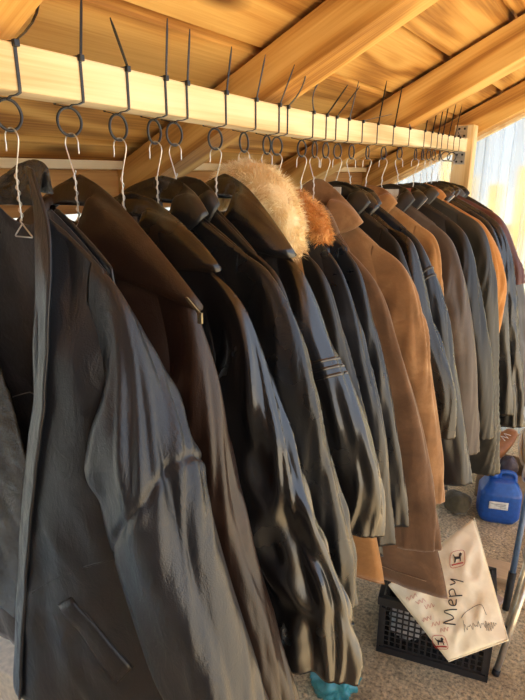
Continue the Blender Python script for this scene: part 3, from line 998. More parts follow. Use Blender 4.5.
# yoke seam and welt pocket on the near front
def on_panel(P, x, z, off=.003):
    d = (P[..., 0] - (HX + x)) ** 2 + (P[..., 2] - (CAMZ + z)) ** 2
    i = np.unravel_index(np.argmin(d), d.shape)
    return np.array([HX + x, P[i][1] - off, CAMZ + z])
ys_ = [on_panel(PN, x, z, .0015) for x, z in zip(np.linspace(.02, .20, 18), np.linspace(-.66, -.545, 18) + .012 * np.sin(np.linspace(0, 3.14, 18)))]
MB().tube(ys_, .0024, 6).build('yoke_seam', GRAIN, R1)
def pocket(P, cs, mat, parent, off=.004):
    q = [np.array(c) for c in cs]
    G = np.zeros((14, 8, 3))
    for i, a in enumerate(np.linspace(0, 1, 14)):
        for j, b in enumerate(np.linspace(0, 1, 8)):
            p = (q[0] * (1 - a) + q[3] * a) * (1 - b) + (q[1] * (1 - a) + q[2] * a) * b
            G[i, j] = on_panel(P, p[0], p[1], off + .003 * math.sin(b * math.pi))
    V, F = grid(G)
    o = make('pocket_welt', V, F, mat, parent, thick=.003, offset=0)
    ring_ = np.vstack([G[:, 0], G[-1, 1:], G[::-1, -1][1:], G[0, ::-1][1:]])
    MB().tube(ring_ + np.array([0, .002, 0]), .0022, 6).build('pocket_edge', M_thread, o)
    return o
pocket(PN, [(.075, -.665), (.103, -.642), (.200, -.750), (.172, -.790)], GRAIN, R1)

# 2 ---- dark brown
J2 = dict(k=1, name=LJ, cat=LC, label='dark brown leather jacket behind the front black one, wide collar with zip end', mat=BRN,
          outer=[(.160, -.118), (.205, -.150), (.236, -.195), (.252, -.26), (.280, -.375), (.308, -.501), (.351, -.644), (.40, -.79), (.425, -.88)],
          nz=-.050, hem=.98, hw=.34, gap=.085, sb=.036, bf=.034, bb=.026, aw=(.085, .078, .07), res=1.25, crumple=.004, c0=.3, 
          collar=dict(kind='fold', w=.215, stand=.030, span=140, lapel=.05, depth=.028, yl=1.25, dx=-.02, tw=36))
R2, _ = jacket(J2)
def zip_edge(R, pts, mat=M_brass):
    P, _ = catmull(pts, 60)
    z = MB()
    for i in range(0, 60):
        c = P[i]; z.box(tuple(c - np.array([.0018, .0012, .0012])), tuple(c + np.array([.0018, .0012, .0012])))
    o = z.build('zipper', mat, R, smooth=False)
    e = P[-1]
    MB().box(tuple(e + np.array([-.004, -.004, -.012])), tuple(e + np.array([.004, .0, .004]))).build('zip_pull', mat, o, smooth=False, bevel=.001)
zip_edge(R2, [(HX + .252, J2['y'] - .038, CAMZ - .164), (HX + .262, J2['y'] - .039, CAMZ - .172), (HX + .270, J2['y'] - .039, CAMZ - .179), (HX + .277, J2['y'] - .039, CAMZ - .185)], plain('dark_zip_metal', (0.22, 0.18, 0.11), .35, .9))

# 3 ---- smooth black with golden shine low on the sleeve
J3 = dict(k=2, name=LJ, cat=LC, label='smooth black jacket with broad sleeve and gold-lit double-stitched hem, behind the dark brown one', mat=BLK_SMOOTH,
          outer=[(.165, -.135), (.225, -.170), (.262, -.215), (.283, -.262), (.310, -.335), (.340, -.401), (.372, -.484), (.412, -.574), (.452, -.665), (.478, -.75), (.485, -.83)],
          nz=-.072, hem=.90, hw=.34, gap=.08, bb=.022, sb=.034, sy=-.012, aw=(.086, .088, .100), res=1.35, crumple=.018, c0=.3, elbowseam=(.10, .01), fold=1.25,
          collar=dict(kind='fold', w=.150, stand=.018, tw=38, span=140, lapel=.05, depth=.026, yl=1.2, mat=ESP), ydamp=1.0)
jacket(J3)
# 4
J4 = dict(k=3, yy=.815, name=LJ, cat=LC, label='black jacket with seamed shoulder and crushed cuff, second humped collar from the left', mat=BLK,
          outer=[(.190, -.120), (.247, -.153), (.275, -.199), (.318, -.280), (.362, -.423), (.400, -.549), (.432, -.666), (.444, -.760)],
          nz=-.052, hem=.90, hw=.35, gap=.06, sb=.034, bf=.026, bb=.02, aw=(.085, .078, .066), res=1.2, crumple=.010, c0=.55, elbowseam=(.10, .015),
          collar=dict(kind='fold', w=.065, stand=.030, span=140, lapel=.04, depth=.024, yl=1.2))
jacket(J4)
# 5
J5 = dict(k=4, yy=.888, name=LJ, cat=LC, label='mostly hidden black jacket, only its small collar hump shows between two larger black collars', mat=BLK_DULL,
          outer=[(.160, -.125), (.215, -.165), (.245, -.215), (.275, -.30), (.31, -.42), (.35, -.55), (.385, -.70), (.40, -.78)],
          nz=-.052, hem=.88, hw=.33, gap=.07, bf=.024, sb=.028, res=.8, collar=dict(kind='fold', w=.035, stand=.028, span=140, depth=.022))
jacket(J5)
# 6
J6 = dict(k=5, name=LJ, cat=LC, label='glossy black jacket with padded ribs on the upper sleeve, in front of cream fur', mat=BLK_SMOOTH,
          outer=[(.150, -.128), (.212, -.190), (.248, -.262), (.276, -.331), (.330, -.426), (.383, -.536), (.415, -.640), (.420, -.735)],
          nz=-.050, hem=1.00, hw=.37, gap=.10, sb=.044, aw=(.082, .080, .07), res=1.2, ribs=(.41, .435, .46), crumple=.006,
          collar=dict(kind='fold', w=.140, stand=.032, span=140, lapel=.04, depth=.034, yl=1.1))
jacket(J6)
# 7 cream fur coat
J7 = dict(k=6, name='fur_collar_coat', cat='coat', label='coat with large fluffy cream fur collar, its tan hem showing below the black sleeves', mat=TAN2, smat=BLK_DULL,
          outer=[(.150, -.150), (.195, -.190), (.225, -.245), (.255, -.33), (.29, -.43), (.33, -.55), (.365, -.68), (.385, -.78)],
          nz=-.085, hem=.95, hw=.40, gap=.09, bf=.024, bb=.02, sb=.022, res=.8)
R7, _ = jacket(J7)
fur_collar(J7, R7, (0.80, 0.60, 0.31), (0.96, 0.87, 0.62), 5,
           dict(path=[(-.10, .012, -.06), (-.03, .008, -.015), (.040, .000, -.022), (.095, -.004, -.066), (.122, -.004, -.125), (.134, .0, -.178)],
                rad=[.040, .050, .062, .064, .054, .034], n=16000, len=.62, pressed=1))
# 8 ginger fur jacket
J8 = dict(k=7, name='fur_collar_jacket', cat=LC, label='black leather jacket with ginger fur collar', mat=BLK_BLUE,
          outer=[(.155, -.150), (.198, -.200), (.228, -.262), (.262, -.345), (.290, -.440), (.340, -.593), (.370, -.779), (.388, -.90)],
          nz=-.085, hem=.95, hw=.36, gap=.075, bf=.024, bb=.018, sb=.026, res=1.0, aw=(.08, .078, .072))
R8, _ = jacket(J8)
fur_collar(J8, R8, (0.50, 0.22, 0.06), (0.82, 0.48, 0.18), 6,
           dict(path=[(-.03, .010, -.07), (.04, .009, -.060), (.105, .008, -.082), (.145, .007, -.125), (.155, .007, -.155)],
                rad=[.030, .036, .038, .034, .022], n=9000, len=.85))
# 9 slim
J9 = dict(k=8, name=LJ, cat=LC, label='slim blue-black jacket between ginger fur jacket and chocolate brown coat', mat=BLK_BLUE, yy=1.292,
          outer=[(.165, -.155), (.212, -.208), (.243, -.275), (.270, -.360), (.318, -.539), (.372, -.770), (.392, -.89)],
          nz=-.09, hem=.95, hw=.36, gap=.06, bf=.02, bb=.02, sb=.026, res=.9, aw=(.08, .076, .07), collar=dict(kind='fold', w=.06, stand=.02, span=140, depth=.018))
jacket(J9)
# 10 chocolate long coat
J10 = dict(k=9, name='suede_coat', cat='coat', label='long chocolate brown coat with stitched hem, in front of the tan suede coat', mat=CHOC,
           outer=[(.130, -.172), (.178, -.215), (.236, -.285), (.278, -.380), (.330, -.500), (.375, -.62), (.412, -.76), (.440, -.90), (.462, -1.0)],
           nz=-.10, hem=1.15, hw=.500, gap=.08, bf=.034, bb=.024, sb=.030, res=1.1, aw=(.082, .080, .072), paleseam=True, seam=plain('brown_thread', (0.30, 0.19, 0.11), .7),
           collar=dict(kind='fold', w=.06, stand=.02, span=140, depth=.026))
R10, _ = jacket(J10)
Pq = body_points(J10, 59, 70, False)
MB().tube(Pq[28:, 46] - np.array([0, .002, 0]), .0014, 5).build('panel_seam', MATS['brown_thread'], R10)
MB().tube(Pq[66, 6:56] - np.array([0, .002, 0]), .0012, 5).build('hem_stitching', MATS['brown_thread'], R10)
# 11 tan suede coat
J11 = dict(k=10, name='suede_coat', cat='coat', label='tan suede coat with pointed upright collar, right of the ginger fur', mat=TAN,
           outer=[(.185, -.170), (.262, -.218), (.300, -.270), (.328, -.334), (.350, -.400), (.380, -.53), (.420, -.734), (.440, -.90)],
           nz=-.085, hem=1.10, hw=.44, gap=.075, bf=.028, bb=.018, sb=.030, res=1.2, aw=(.086, .080, .072), elbowseam=(.30, .01), nr=.06,
           collar=dict(kind='fold', w=.095, stand=.062, span=140, lapel=.05, depth=.030, yl=1.1))
jacket(J11)
# 12
J12 = dict(k=11, name=LJ, cat=LC, label='black jacket with white neck label, collar directly behind the tan suede coat', mat=BLK_DULL,
           outer=[(.180, -.130), (.225, -.170), (.25, -.22), (.28, -.30), (.31, -.42), (.35, -.56), (.38, -.70), (.39, -.78)],
           nz=-.065, hem=.95, hw=.35, bf=.020, bb=.02, sb=.020, gap=.07, res=.8, tag=(M_wlabel, .05), collar=dict(kind='fold', w=0.055, stand=.026, span=140, depth=.024, dx=.03))
jacket(J12)
# 13
J13 = dict(k=12, name=LJ, cat=LC, label='very dark brown jacket with pale stitched shoulder seam, right of the tan suede coat', mat=ESP,
           outer=[(.170, -.138), (.238, -.172), (.268, -.235), (.300, -.322), (.333, -.429), (.367, -.500), (.408, -.624), (.420, -.760)],
           nz=-.072, hem=.95, hw=.36, gap=.07, sb=.030, res=1.0, paleseam=True, seam=M_pale, collar=dict(kind='fold', w=0.061, stand=.022, span=140, depth=.028, dx=.02))
jacket(J13)
# 14 strap
J14 = dict(k=13, name=LJ, cat=LC, label='black jacket with buckled straps across its upper sleeve', mat=BLK_BLUE,
           outer=[(.172, -.140), (.228, -.180), (.268, -.250), (.312, -.345), (.348, -.451), (.415, -.700), (.450, -.863), (.47, -.95)],
           nz=-.075, hem=1.0, hw=.40, gap=.075, res=1.0, strap=((.20, .10), (.23, .10)), collar=dict(kind='fold', w=0.050, stand=.022, span=140, depth=.03))
jacket(J14)
# 15 tan
J15 = dict(k=14, name='suede_jacket', cat=LC, label='light tan jacket, only its shoulder shows between strapped black and grey-brown jackets', mat=TAN2,
           outer=[(.180, -.143), (.245, -.190), (.274, -.262), (.292, -.400), (.315, -.60), (.33, -.72)],
           nz=-.08, hem=.95, hw=.37, gap=.075, res=.9, collar=dict(kind='fold', w=0.055, stand=.022, span=140, depth=.034))
jacket(J15)
# 16
J16 = dict(k=15, name=LJ, cat=LC, label='grey-brown leather jacket with long plain sleeve and white neck label', mat=GRB,
           outer=[(.185, -.147), (.258, -.205), (.300, -.289), (.340, -.411), (.374, -.565), (.408, -.790), (.43, -.98)],
           nz=-.08, hem=1.0, hw=.38, gap=.11, sb=.046, res=1.0, tag=(M_wlabel, .06), collar=dict(kind='fold', w=0.047, stand=.028, span=140, depth=.036, mat=BLK_DULL, dx=.02))
jacket(J16)
# 17
J17 = dict(k=16, name=LJ, cat=LC, label='black jacket with pale piping along the shoulder and red neck label', mat=BLK_DULL,
           outer=[(.192, -.140), (.267, -.200), (.313, -.317), (.352, -.460), (.392, -.593), (.425, -.76), (.455, -.98)],
           nz=-.08, hem=1.0, hw=.40, gap=.12, sb=.05, res=1.0, paleseam=True, seam=M_pale, tag=(M_red, .05),
           collar=dict(kind='fold', w=0.061, stand=.022, span=140, depth=.036, edge=M_pale))
jacket(J17)
# 18
J18 = dict(k=17, name=LJ, cat=LC, label='dark olive-black jacket with crinkled gathered lower sleeve and wide shoulder', mat=OLV,
           outer=[(.190, -.130), (.276, -.176), (.318, -.255), (.350, -.355), (.379, -.485), (.412, -.767), (.450, -1.06), (.466, -1.23)],
           nz=-.075, hem=1.12, hw=.40, gap=.10, sb=.040, res=1.1, gather=.0018, crumple=.006, paleseam=False, aw=(.085, .082, .078),
           collar=dict(kind='fold', w=0.050, stand=.022, span=140, depth=.036))
jacket(J18)
# 19
J19 = dict(k=18, name='suede_jacket', cat=LC, label='orange tan suede jacket near the far end of the rail', mat=ORG,
           outer=[(.195, -.140), (.270, -.190), (.325, -.262), (.364, -.345), (.386, -.43), (.385, -.52), (.375, -.66)],
           nz=-.085, hem=.95, hw=.38, gap=.085, res=.9, collar=dict(kind='fold', w=0.055, stand=.03, span=140, depth=.03))
jacket(J19)
# 20
J20 = dict(k=19, name=LJ, cat=LC, label='black jacket edged with white trim, just beyond the orange tan one', mat=BLK_SMOOTH,
           outer=[(.195, -.133), (.280, -.192), (.322, -.270), (.369, -.424), (.415, -.637), (.45, -.85), (.470, -1.02)],
           nz=-.08, hem=1.12, hw=.40, bf=.022, bb=.018, sb=.024, gap=.078, res=.9, paleseam=True, seam=M_white, collar=dict(kind='fold', w=0.066, stand=.022, span=140, depth=.028, edge=M_white, er=.003))
R20, _ = jacket(J20)
Pq = body_points(J20, 59, 70, False)
# 21
J21 = dict(k=20, name=LJ, cat=LC, label='black jacket with creased shoulder between the white-edged and maroon jackets', mat=BLK_SMOOTH,
           outer=[(.220, -.140), (.305, -.200), (.364, -.324), (.410, -.500), (.450, -.70), (.49, -.92), (.51, -1.10)],
           nz=-.075, hem=1.15, hw=.41, bf=.022, bb=.018, sb=.026, gap=.078, res=.9, crumple=.012, c0=.05, collar=dict(kind='fold', w=0.050, stand=.022, span=140, depth=.028))
jacket(J21)
# 22
J22 = dict(k=21, name=LJ, cat=LC, label='maroon-brown leather jacket, third jacket from the clear sheet wall', mat=MAR,
           outer=[(.205, -.130), (.298, -.196), (.374, -.334), (.405, -.40), (.42, -.46)],
           nz=-.075, hem=.85, hw=.36, gap=.085, res=.9, aw=(.085, .075, .065), collar=dict(kind='fold', w=0.050, stand=.028, span=140, depth=.03, mat=BLK_SMOOTH))
jacket(J22)
# 23
J23 = dict(k=22, name=LJ, cat=LC, label='slate grey leather jacket, second jacket from the clear sheet wall', mat=SLATE,
           outer=[(.215, -.165), (.285, -.230), (.341, -.329), (.403, -.481), (.442, -.648), (.48, -.85), (.51, -1.06)],
           nz=-.085, hem=1.15, hw=.42, gap=.09, res=.9, crumple=.006, collar=dict(kind='fold', w=0.050, stand=.022, span=140, depth=.03))
jacket(J23)
# 24
J24 = dict(k=23, name=LJ, cat=LC, label='last jacket on the rail, black, closest to the clear sheet wall', mat=BLK_DULL,
           outer=[(.20, -.150), (.270, -.205), (.32, -.30), (.36, -.45), (.40, -.62), (.44, -.95)],
           nz=-.085, hem=1.1, hw=.38, gap=.09, res=.8, collar=dict(kind='fold', w=0.044, stand=.022, span=140, depth=.03))
jacket(J24)
# ------------------------------------------------------------------ things on the floor
def rotz(deg): return Matrix.Rotation(math.radians(deg), 3, 'Z')
# --- crate
M_crate = plain('black_crate_plastic', (0.022, 0.022, 0.024), 0.45)
CA = np.array([-.495, 1.539, 0.0]); CB = np.array([-.136, 1.61, 0.0])
cx_ = (CB - CA) / np.linalg.norm(CB - CA); cy_ = np.array([-cx_[1], cx_[0], 0]); CL, CD, CH = .366, .29, .235
def cpt(a, b, c): return CA + cx_ * a + cy_ * b + np.array([0, 0, c])
def cbox(m, a0, a1, b0, b1, c0, c1):
    m.hexa([cpt(a0, b0, c0), cpt(a1, b0, c0), cpt(a1, b1, c0), cpt(a0, b1, c0), cpt(a0, b0, c1), cpt(a1, b0, c1), cpt(a1, b1, c1), cpt(a0, b1, c1)])
crate = empty('plastic_crate', tuple(cpt(CL / 2, CD / 2, 0)), 'black plastic lattice crate on the concrete floor under the white bag', 'crate')
def lattice(along, fixed, n):
    m = MB(); t = .004
    for i in range(n + 1):
        s = i / n * along
        a0, a1 = max(0, s - .003), min(along, s + .003)
        if fixed[0] == 'b': cbox(m, a0, a1, fixed[1], fixed[1] + t, .03, CH - .03)
        else: cbox(m, fixed[1], fixed[1] + t, a0, a1, .02, CH - .03)
    for c in np.linspace(.03, CH - .036, 9):
        if fixed[0] == 'b': cbox(m, 0, along, fixed[1] + .0005, fixed[1] + t - .0005, c, c + .005)
        else: cbox(m, fixed[1] + .0005, fixed[1] + t - .0005, 0, along, c, c + .005)
    m.build('side_panel', M_crate, crate, smooth=False)
lattice(CL, ('b', 0.004), 18); lattice(CL, ('b', CD - .008), 18); lattice(CD, ('a', 0.004), 14); lattice(CD, ('a', CL - .008), 14)
m = MB(); cbox(m, 0, CL, 0, CD, 0, .012)
cbox(m, 0, CL, 0, .012, .012, .024); cbox(m, 0, CL, CD - .012, CD, .012, .024); cbox(m, 0, .012, 0, CD, .012, .024); cbox(m, CL - .012, CL, 0, CD, .012, .024)
m.build('base', M_crate, crate, smooth=False)
for a in (0, CL - .022):
    for b in (0, CD - .022):
        m = MB(); cbox(m, a, a + .022, b, b + .022, .03, CH - .045); m.build('corner_post', M_crate, crate, smooth=False)
m = MB()
cbox(m, -.006, CL + .006, -.006, .012, CH - .032, CH); cbox(m, -.006, CL + .006, CD - .012, CD + .006, CH - .032, CH)
cbox(m, -.006, .012, 0, CD, CH - .032, CH); cbox(m, CL - .012, CL + .006, 0, CD, CH - .032, CH)
m.build('rim', M_crate, crate, smooth=False, bevel=.002)

def lump(name, c, r, mat, label, cat, seed, amp=.25, n=28, freq=3.0, group=None, flat=0.0):
    """crumpled closed bundle standing on its own base"""
    th = np.linspace(0, math.pi, n); ph = np.linspace(0, 2 * math.pi, 2 * n, endpoint=False)
    P = np.zeros((n, 2 * n, 3))
    for i, t in enumerate(th):
        x, y, z = np.sin(t) * np.cos(ph), np.sin(t) * np.sin(ph), np.full(2 * n, np.cos(t))
        d = 1 + amp * noise(x * freq + seed, y * freq, z * freq) + amp * .5 * (ridge(x * freq * 1.4, y * freq * 1.4 + seed, z * freq * 1.4) - .4)
        zz = np.maximum(z * d, -0.8)
        P[i] = np.stack([c[0] + x * d * r[0], c[1] + y * d * r[1], c[2] + (zz + .8) * r[2]], 1)
    V, F = grid(P, closed_u=True, flip=True)
    o = make(name, V, F, mat, loc=c); weld(o, 1e-5)
    return tag(o, label, cat, group)
M_film = plain('white_film', (0.72, 0.71, 0.68), 0.4)
cc = cpt(.095, .14, .014); lump('plastic_bundle', tuple(cc), (.065, .095, .055), M_film, 'white plastic bundle at the left inside the black crate', 'bundle', 3.3, group='white bundles in the crate')
cc = cpt(.265, .14, .014); lump('plastic_bundle', tuple(cc), (.066, .095, .060), M_film, 'white plastic bundle at the right inside the black crate', 'bundle', 6.9, group='white bundles in the crate')

# --- white printed bag lying over the crate
def bag_mat():
    m, nt, b = new_mat('white_woven_bag')
    mp = coords(nt)
    n = tex_noise(nt, mp, 14, 5, 0.6)
    r = ramp(nt, [(0.3, (0.78, 0.70, 0.47)), (0.6, (0.94, 0.87, 0.63))])
    link(nt, n, 'Fac', r, 'Fac'); link(nt, r, 'Color', b, 'Base Color')
    b.inputs['Roughness'].default_value = .5
    w = tex_noise(nt, mp, 9, 3, .5, .6)
    bump(nt, w.outputs['Fac'], .45, .012, b)
    return m
M_bag = bag_mat()
BA, BB, BC, BD = (np.array(p) for p in ((-.468, 1.528, .30), (-.239, 1.454, .172), (-.0925, 1.551, .25), (-.283, 1.884, .42)))
bn = np.cross(BB - BA, BD - BA); bn /= np.linalg.norm(bn)
def bag_pt(u, v, off=0.0):
    p = (BA * (1 - u) + BD * u) * (1 - v) + (BB * (1 - u) + BC * u) * v
    e = (np.sin(math.pi * np.clip(u, 0, 1)) * np.sin(math.pi * np.clip(v, 0, 1)))
    h = .030 * e ** .6 + .010 * float(ridge(u * 3.2 + v * 2.0, v * 2.4 - u, 3.7)) * e ** .4 + .006 * float(noise(u * 7, v * 7, 1.1)) * min(1, e * 3)
    return p + bn * (h + off)
nb = 48
Pf = np.zeros((nb, nb, 3)); Pk = np.zeros((nb, nb, 3))
for i, v in enumerate(np.linspace(0, 1, nb)):
    for j, u in enumerate(np.linspace(0, 1, nb)):
        Pf[i, j] = bag_pt(u, v)
        e = max(0.0, math.sin(math.pi * u) * math.sin(math.pi * v))
        base = (BA * (1 - u) + BD * u) * (1 - v) + (BB * (1 - u) + BC * u) * v
        dp = .13 * e ** .32 * (1 - .92 * v) * (0.8 + .2 * u) + .010 * float(noise(u * 5, v * 5, 6.6)) * e ** .3
        Pk[i, j] = base + np.array([-.25, .75, -.35]) * dp
        Pk[i, j][2] = max(Pk[i, j][2], min(CH + .014, Pf[i, j][2] - .001)) if Pk[i, j][1] > 1.539 + .198 * (Pk[i, j][0] + .495) - .07 and Pk[i, j][0] < -.125 else Pk[i, j][2]
V1, F1 = grid(Pf); V2, F2 = grid(Pk, flip=True)
bag = empty('shopping_bag', tuple(BA * .3 + BC * .3 + BD * .4), 'stuffed white shopping bag with red and black print lying on the black crate', 'bag')
bo = make('body', np.vstack([V1, V2]), F1 + [tuple(i + len(V1) for i in f) for f in F2], M_bag, bag); weld(bo)
MB().tube([Pf[k, -1] for k in range(nb)] + [Pf[-1, k] for k in range(nb - 1, -1, -1)], .0022, 5).build('seam', M_bag, bag)
M_ink = plain('black_ink', (0.02, 0.018, 0.02), .6); M_rink = plain('red_ink', (0.50, 0.06, 0.04), .6)
def stroke(m, uv, r=.0016, off=.001, smooth=True):
    p = np.array(uv, float)
    if smooth and len(p) > 2: p, _ = catmull(p, max(14, 5 * len(p)))
    else:
        t = np.linspace(0, 1, 12); p = np.stack([np.interp(t, np.linspace(0, 1, len(p)), p[:, k]) for k in range(2)], 1)
    m.tube([bag_pt(a, b, off) for a, b in p], r, 5)
# letters: a local frame on the cloth, s along the writing, t up the letters
def letters(m, o, ds, dt, strokes, r):
    o, ds, dt = (np.array(q, float) for q in (o, ds, dt))
    for s in strokes: stroke(m, [o + ds * a + dt * b for a, b in s], r)
Mg = [(0, 0), (.06, 1.0), (.32, .15), (.62, 1.0), (.70, 0)]
eg = [(.88, .32), (1.18, .42), (1.12, .66), (.92, .55), (.9, .15), (1.2, .05)]
pg = [(1.36, .6), (1.40, -.42)]; pg2 = [(1.36, .48), (1.62, .62), (1.70, .3), (1.42, .08)]
yg = [(1.9, .6), (2.0, .2), (2.2, .6), (2.0, -.4)]
m = MB(); letters(m, (.335, .725), (.115, -.155), (-.13, -.062), [Mg, eg, pg, pg2, yg], .0018)
m.build('handwriting', M_ink, bag)
m = MB()
zz = [(k * .055, (.28 if k % 2 else 0) + .15 * math.sin(k * 1.9)) for k in range(20)]
letters(m, (.40, .80), (.34, .055), (.02, -.10), [zz, [(0, -.2), (.05, .8)]], .0005)
letters(m, (.70, .885), (.2, .0), (.02, -.075), [[(k * .09, (.5 if k % 2 else 0) + .2 * math.sin(k * 2.7)) for k in range(11)]], .0005)
letters(m, (.42, .70), (.30, .05), (.0, -.08), [[(0, 0), (.3, .5), (1.0, .9), (1.15, -.2)]], .0007)
m.build('signature', M_ink, bag)
m = MB()
for q in range(7):
    oo = (.04 + .05 * (q % 3), .25 + .09 * q)
    letters(m, oo, (.10, .03), (.02, -.06), [[(k * .12, math.sin(k * 2.1 + q) * .35) for k in range(9)]], .0005)
m.build('printed_scribble', M_rink, bag)
# lion mark over a red line, in a rounded outline
lion = [(-.30, -.38), (-.26, -.05), (-.34, .12), (-.42, .34), (-.36, .36), (-.28, .16), (.10, .10), (.12, .36), (.26, .44), (.40, .30), (.36, .16), (.28, .06), (.30, -.38), (.22, -.38), (.18, -.12), (-.14, -.10), (-.20, -.38)]
def emblem(o, ds, dt, name='printed_lion'):
    o, ds, dt = (np.array(q, float) for q in (o, ds, dt))
    V = [bag_pt(*(o + ds * a + dt * (b * .9 + .08)), .0022) for a, b in lion]
    make(name, V, [tuple(range(len(V)))], M_ink, bag, smooth=False, thick=.0006, offset=0)
    m = MB(); stroke(m, [o + ds * -.5 + dt * -.42, o + ds * .5 + dt * -.42], .0024, .001, False)
    m.build('red_lettering_bar', M_rink, bag)
    m = MB(); a = np.linspace(0, 2 * math.pi, 26)
    stroke(m, [o + ds * (.66 * math.copysign(abs(math.cos(t)) ** .5, math.cos(t))) + dt * (.68 * math.copysign(abs(math.sin(t)) ** .5, math.sin(t))) for t in a], .0007, .001)
    m.build('printed_outline', M_rink, bag)
emblem((.665, .23), (.120, .045), (.055, -.095))
emblem((.06, .80), (.10, .05), (.04, -.10))

# --- blue canister
M_blue = plain('blue_plastic', (0.012, 0.085, 0.36), 0.35)
can = empty('jerrycan', (-.295, 2.63, 0), 'blue plastic canister with white label on the floor behind the bag', 'canister')
Rz = rotz(18)
def rbox_loft(c, wx, wy, h, R, n=40, rib=0.0, m=22):
    P = np.zeros((m, n, 3)); t = np.linspace(0, 2 * math.pi, n, endpoint=False)
    ce, se = superell(t, .45)
    for j, v in enumerate(np.linspace(0, 1, m)):
        k = min(1, (math.sin(math.pi * min(max(v, .0), 1)) * 3.0 + .55)) if v not in (0, 1) else .80
        k = min(1.0, .82 + 1.4 * min(v, 1 - v)) if v < .7 else min(1.0, .62 + 1.4 * (1 - v))
        rb = 1 + rib * np.cos(t * 14)
        q = np.stack([ce * wx * k * rb, se * wy * k * rb, np.full(n, v * h)], 1)
        P[j] = np.array([np.array(R @ Vector(a)) for a in q]) + np.array(c)
    V, F = grid(P, closed_u=True); F = list(F) + [tuple(range(n))[::-1], tuple((m - 1) * n + k for k in range(n))]
    return V, F, P
V, F, PC = rbox_loft((-.295, 2.63, 0.0), .095, .075, .215, Rz, rib=.012)
make('body', V, F, M_blue, can)
MB().lathe([(.022, .214), (.024, .218), (.024, .238), (.018, .242)], (-.33, 2.62, 0), 20).build('cap', M_blue, can)
hp = [(-.305, 2.628, .208), (-.302, 2.629, .240), (-.27, 2.64, .246), (-.242, 2.648, .236), (-.235, 2.65, .200)]
MB().tube(catmull(hp, 24)[0], .010, 10).build('handle', M_blue, can)
lab = np.zeros((6, 10, 3))
for i, z in enumerate(np.linspace(.085, .125, 6)):
    for j, t in enumerate(np.linspace(0, 1, 10)):
        base = Rz @ Vector((-.055 + .085 * t, -.0785, z)); lab[i, j] = np.array(base) + np.array([-.295, 2.63, 0])
V, F = grid(lab); lo = make('paper_label', V, F, M_wlabel, can, thick=.001, offset=0)
m = MB()
for i, z in enumerate((.112, .104, .096)):
    a = Rz @ Vector((-.045 + .02 * i, -.0795, z)); b_ = Rz @ Vector((.02, -.0795, z))
    m.tube([np.array(a) + np.array([-.295, 2.63, 0]), np.array(b_) + np.array([-.295, 2.63, 0])], .0012, 4)
m.build('label_print', M_ink, lo)

# --- timber offcut and scrap
M_off = wood('offcut_wood', 0, (0.30, 0.19, 0.10), (0.46, 0.31, 0.17), (0.58, 0.42, 0.25), knots=False, freq=5)
o = MB().box((-.315, 2.09, 0), (-.155, 2.21, .052), rotz(10)).build('timber_offcut', M_off, loc=(-.235, 2.15, 0), smooth=False, bevel=.003)
tag(o, 'short pale brown timber offcut on the floor right of the white bag', 'wood block')
o = MB().box((-.245, 1.965, 0), (-.165, 2.05, .012), rotz(-15)).build('cardboard_scrap', plain('pinkish_card', (0.50, 0.36, 0.28), .8), loc=(-.205, 2.0, 0), smooth=False, bevel=.003)
tag(o, 'flat pinkish scrap on the floor in front of the timber offcut', 'scrap')

# --- blue pole with black foot, leaning on the stool
M_bluem = plain('blue_enamel', (0.09, 0.16, 0.30), 0.35, .2)
M_rub = plain('black_rubber', (0.018, 0.018, 0.018), .7)
pole = empty('metal_pole', (-.143, 1.977, 0), 'blue metal pole with black rubber foot leaning at the right edge', 'pole')
f0, f1 = np.array([-.143, 1.977, .012]), np.array([-.138, 2.10, .50])
fe = f0 + (f1 - f0) * 1.5
MB().tube([f0 + (f1 - f0) * .1, fe], .011, 14).build('shaft', M_bluem, pole)
MB().tube([f0, f0 + (f1 - f0) * .30], [.013, .0145], 14).build('rubber_foot', M_rub, pole)

# --- stool with grey seat
M_greyp = plain('grey_plastic', (0.34, 0.35, 0.35), .4); M_alu = plain('brushed_aluminium', (0.66, 0.64, 0.58), .38, .8)
stool = empty('stool', (.05, 1.80, 0), 'grey plastic stool on silver legs cut off by the right edge', 'stool')
SC = np.array([.045, 1.80])
prof = [(.0, .395), (.10, .392), (.135, .388), (.148, .396), (.152, .41), (.148, .425), (.13, .434), (.0, .437)]
MB().lathe([(max(r, .001), z) for r, z in prof], (SC[0], SC[1], 0), 40).build('seat', M_greyp, stool)
for a, b in (((-.123, 1.896), (-.085, 1.81)), ((.213, 1.896), (.175, 1.81)), ((-.12, 1.66), (-.07, 1.75)), ((.213, 1.66), (.17, 1.75))):
    m = MB().tube([(a[0], a[1], .0), (b[0], b[1], .40)], .0105, 12); lg = m.build('leg', M_alu, stool)
    MB().tube([(a[0], a[1], .0), (a[0] + (b[0] - a[0]) * .05, a[1] + (b[1] - a[1]) * .05, .02)], .0125, 12).build('leg_tip', M_rub, lg)
MB().tube([(SC[0] + .12 * math.cos(t), SC[1] + .04 + .08 * math.sin(t), .20) for t in np.linspace(0, 2 * math.pi, 30, endpoint=False)], .005, 8, closed=True).build('foot_ring', M_alu, stool)

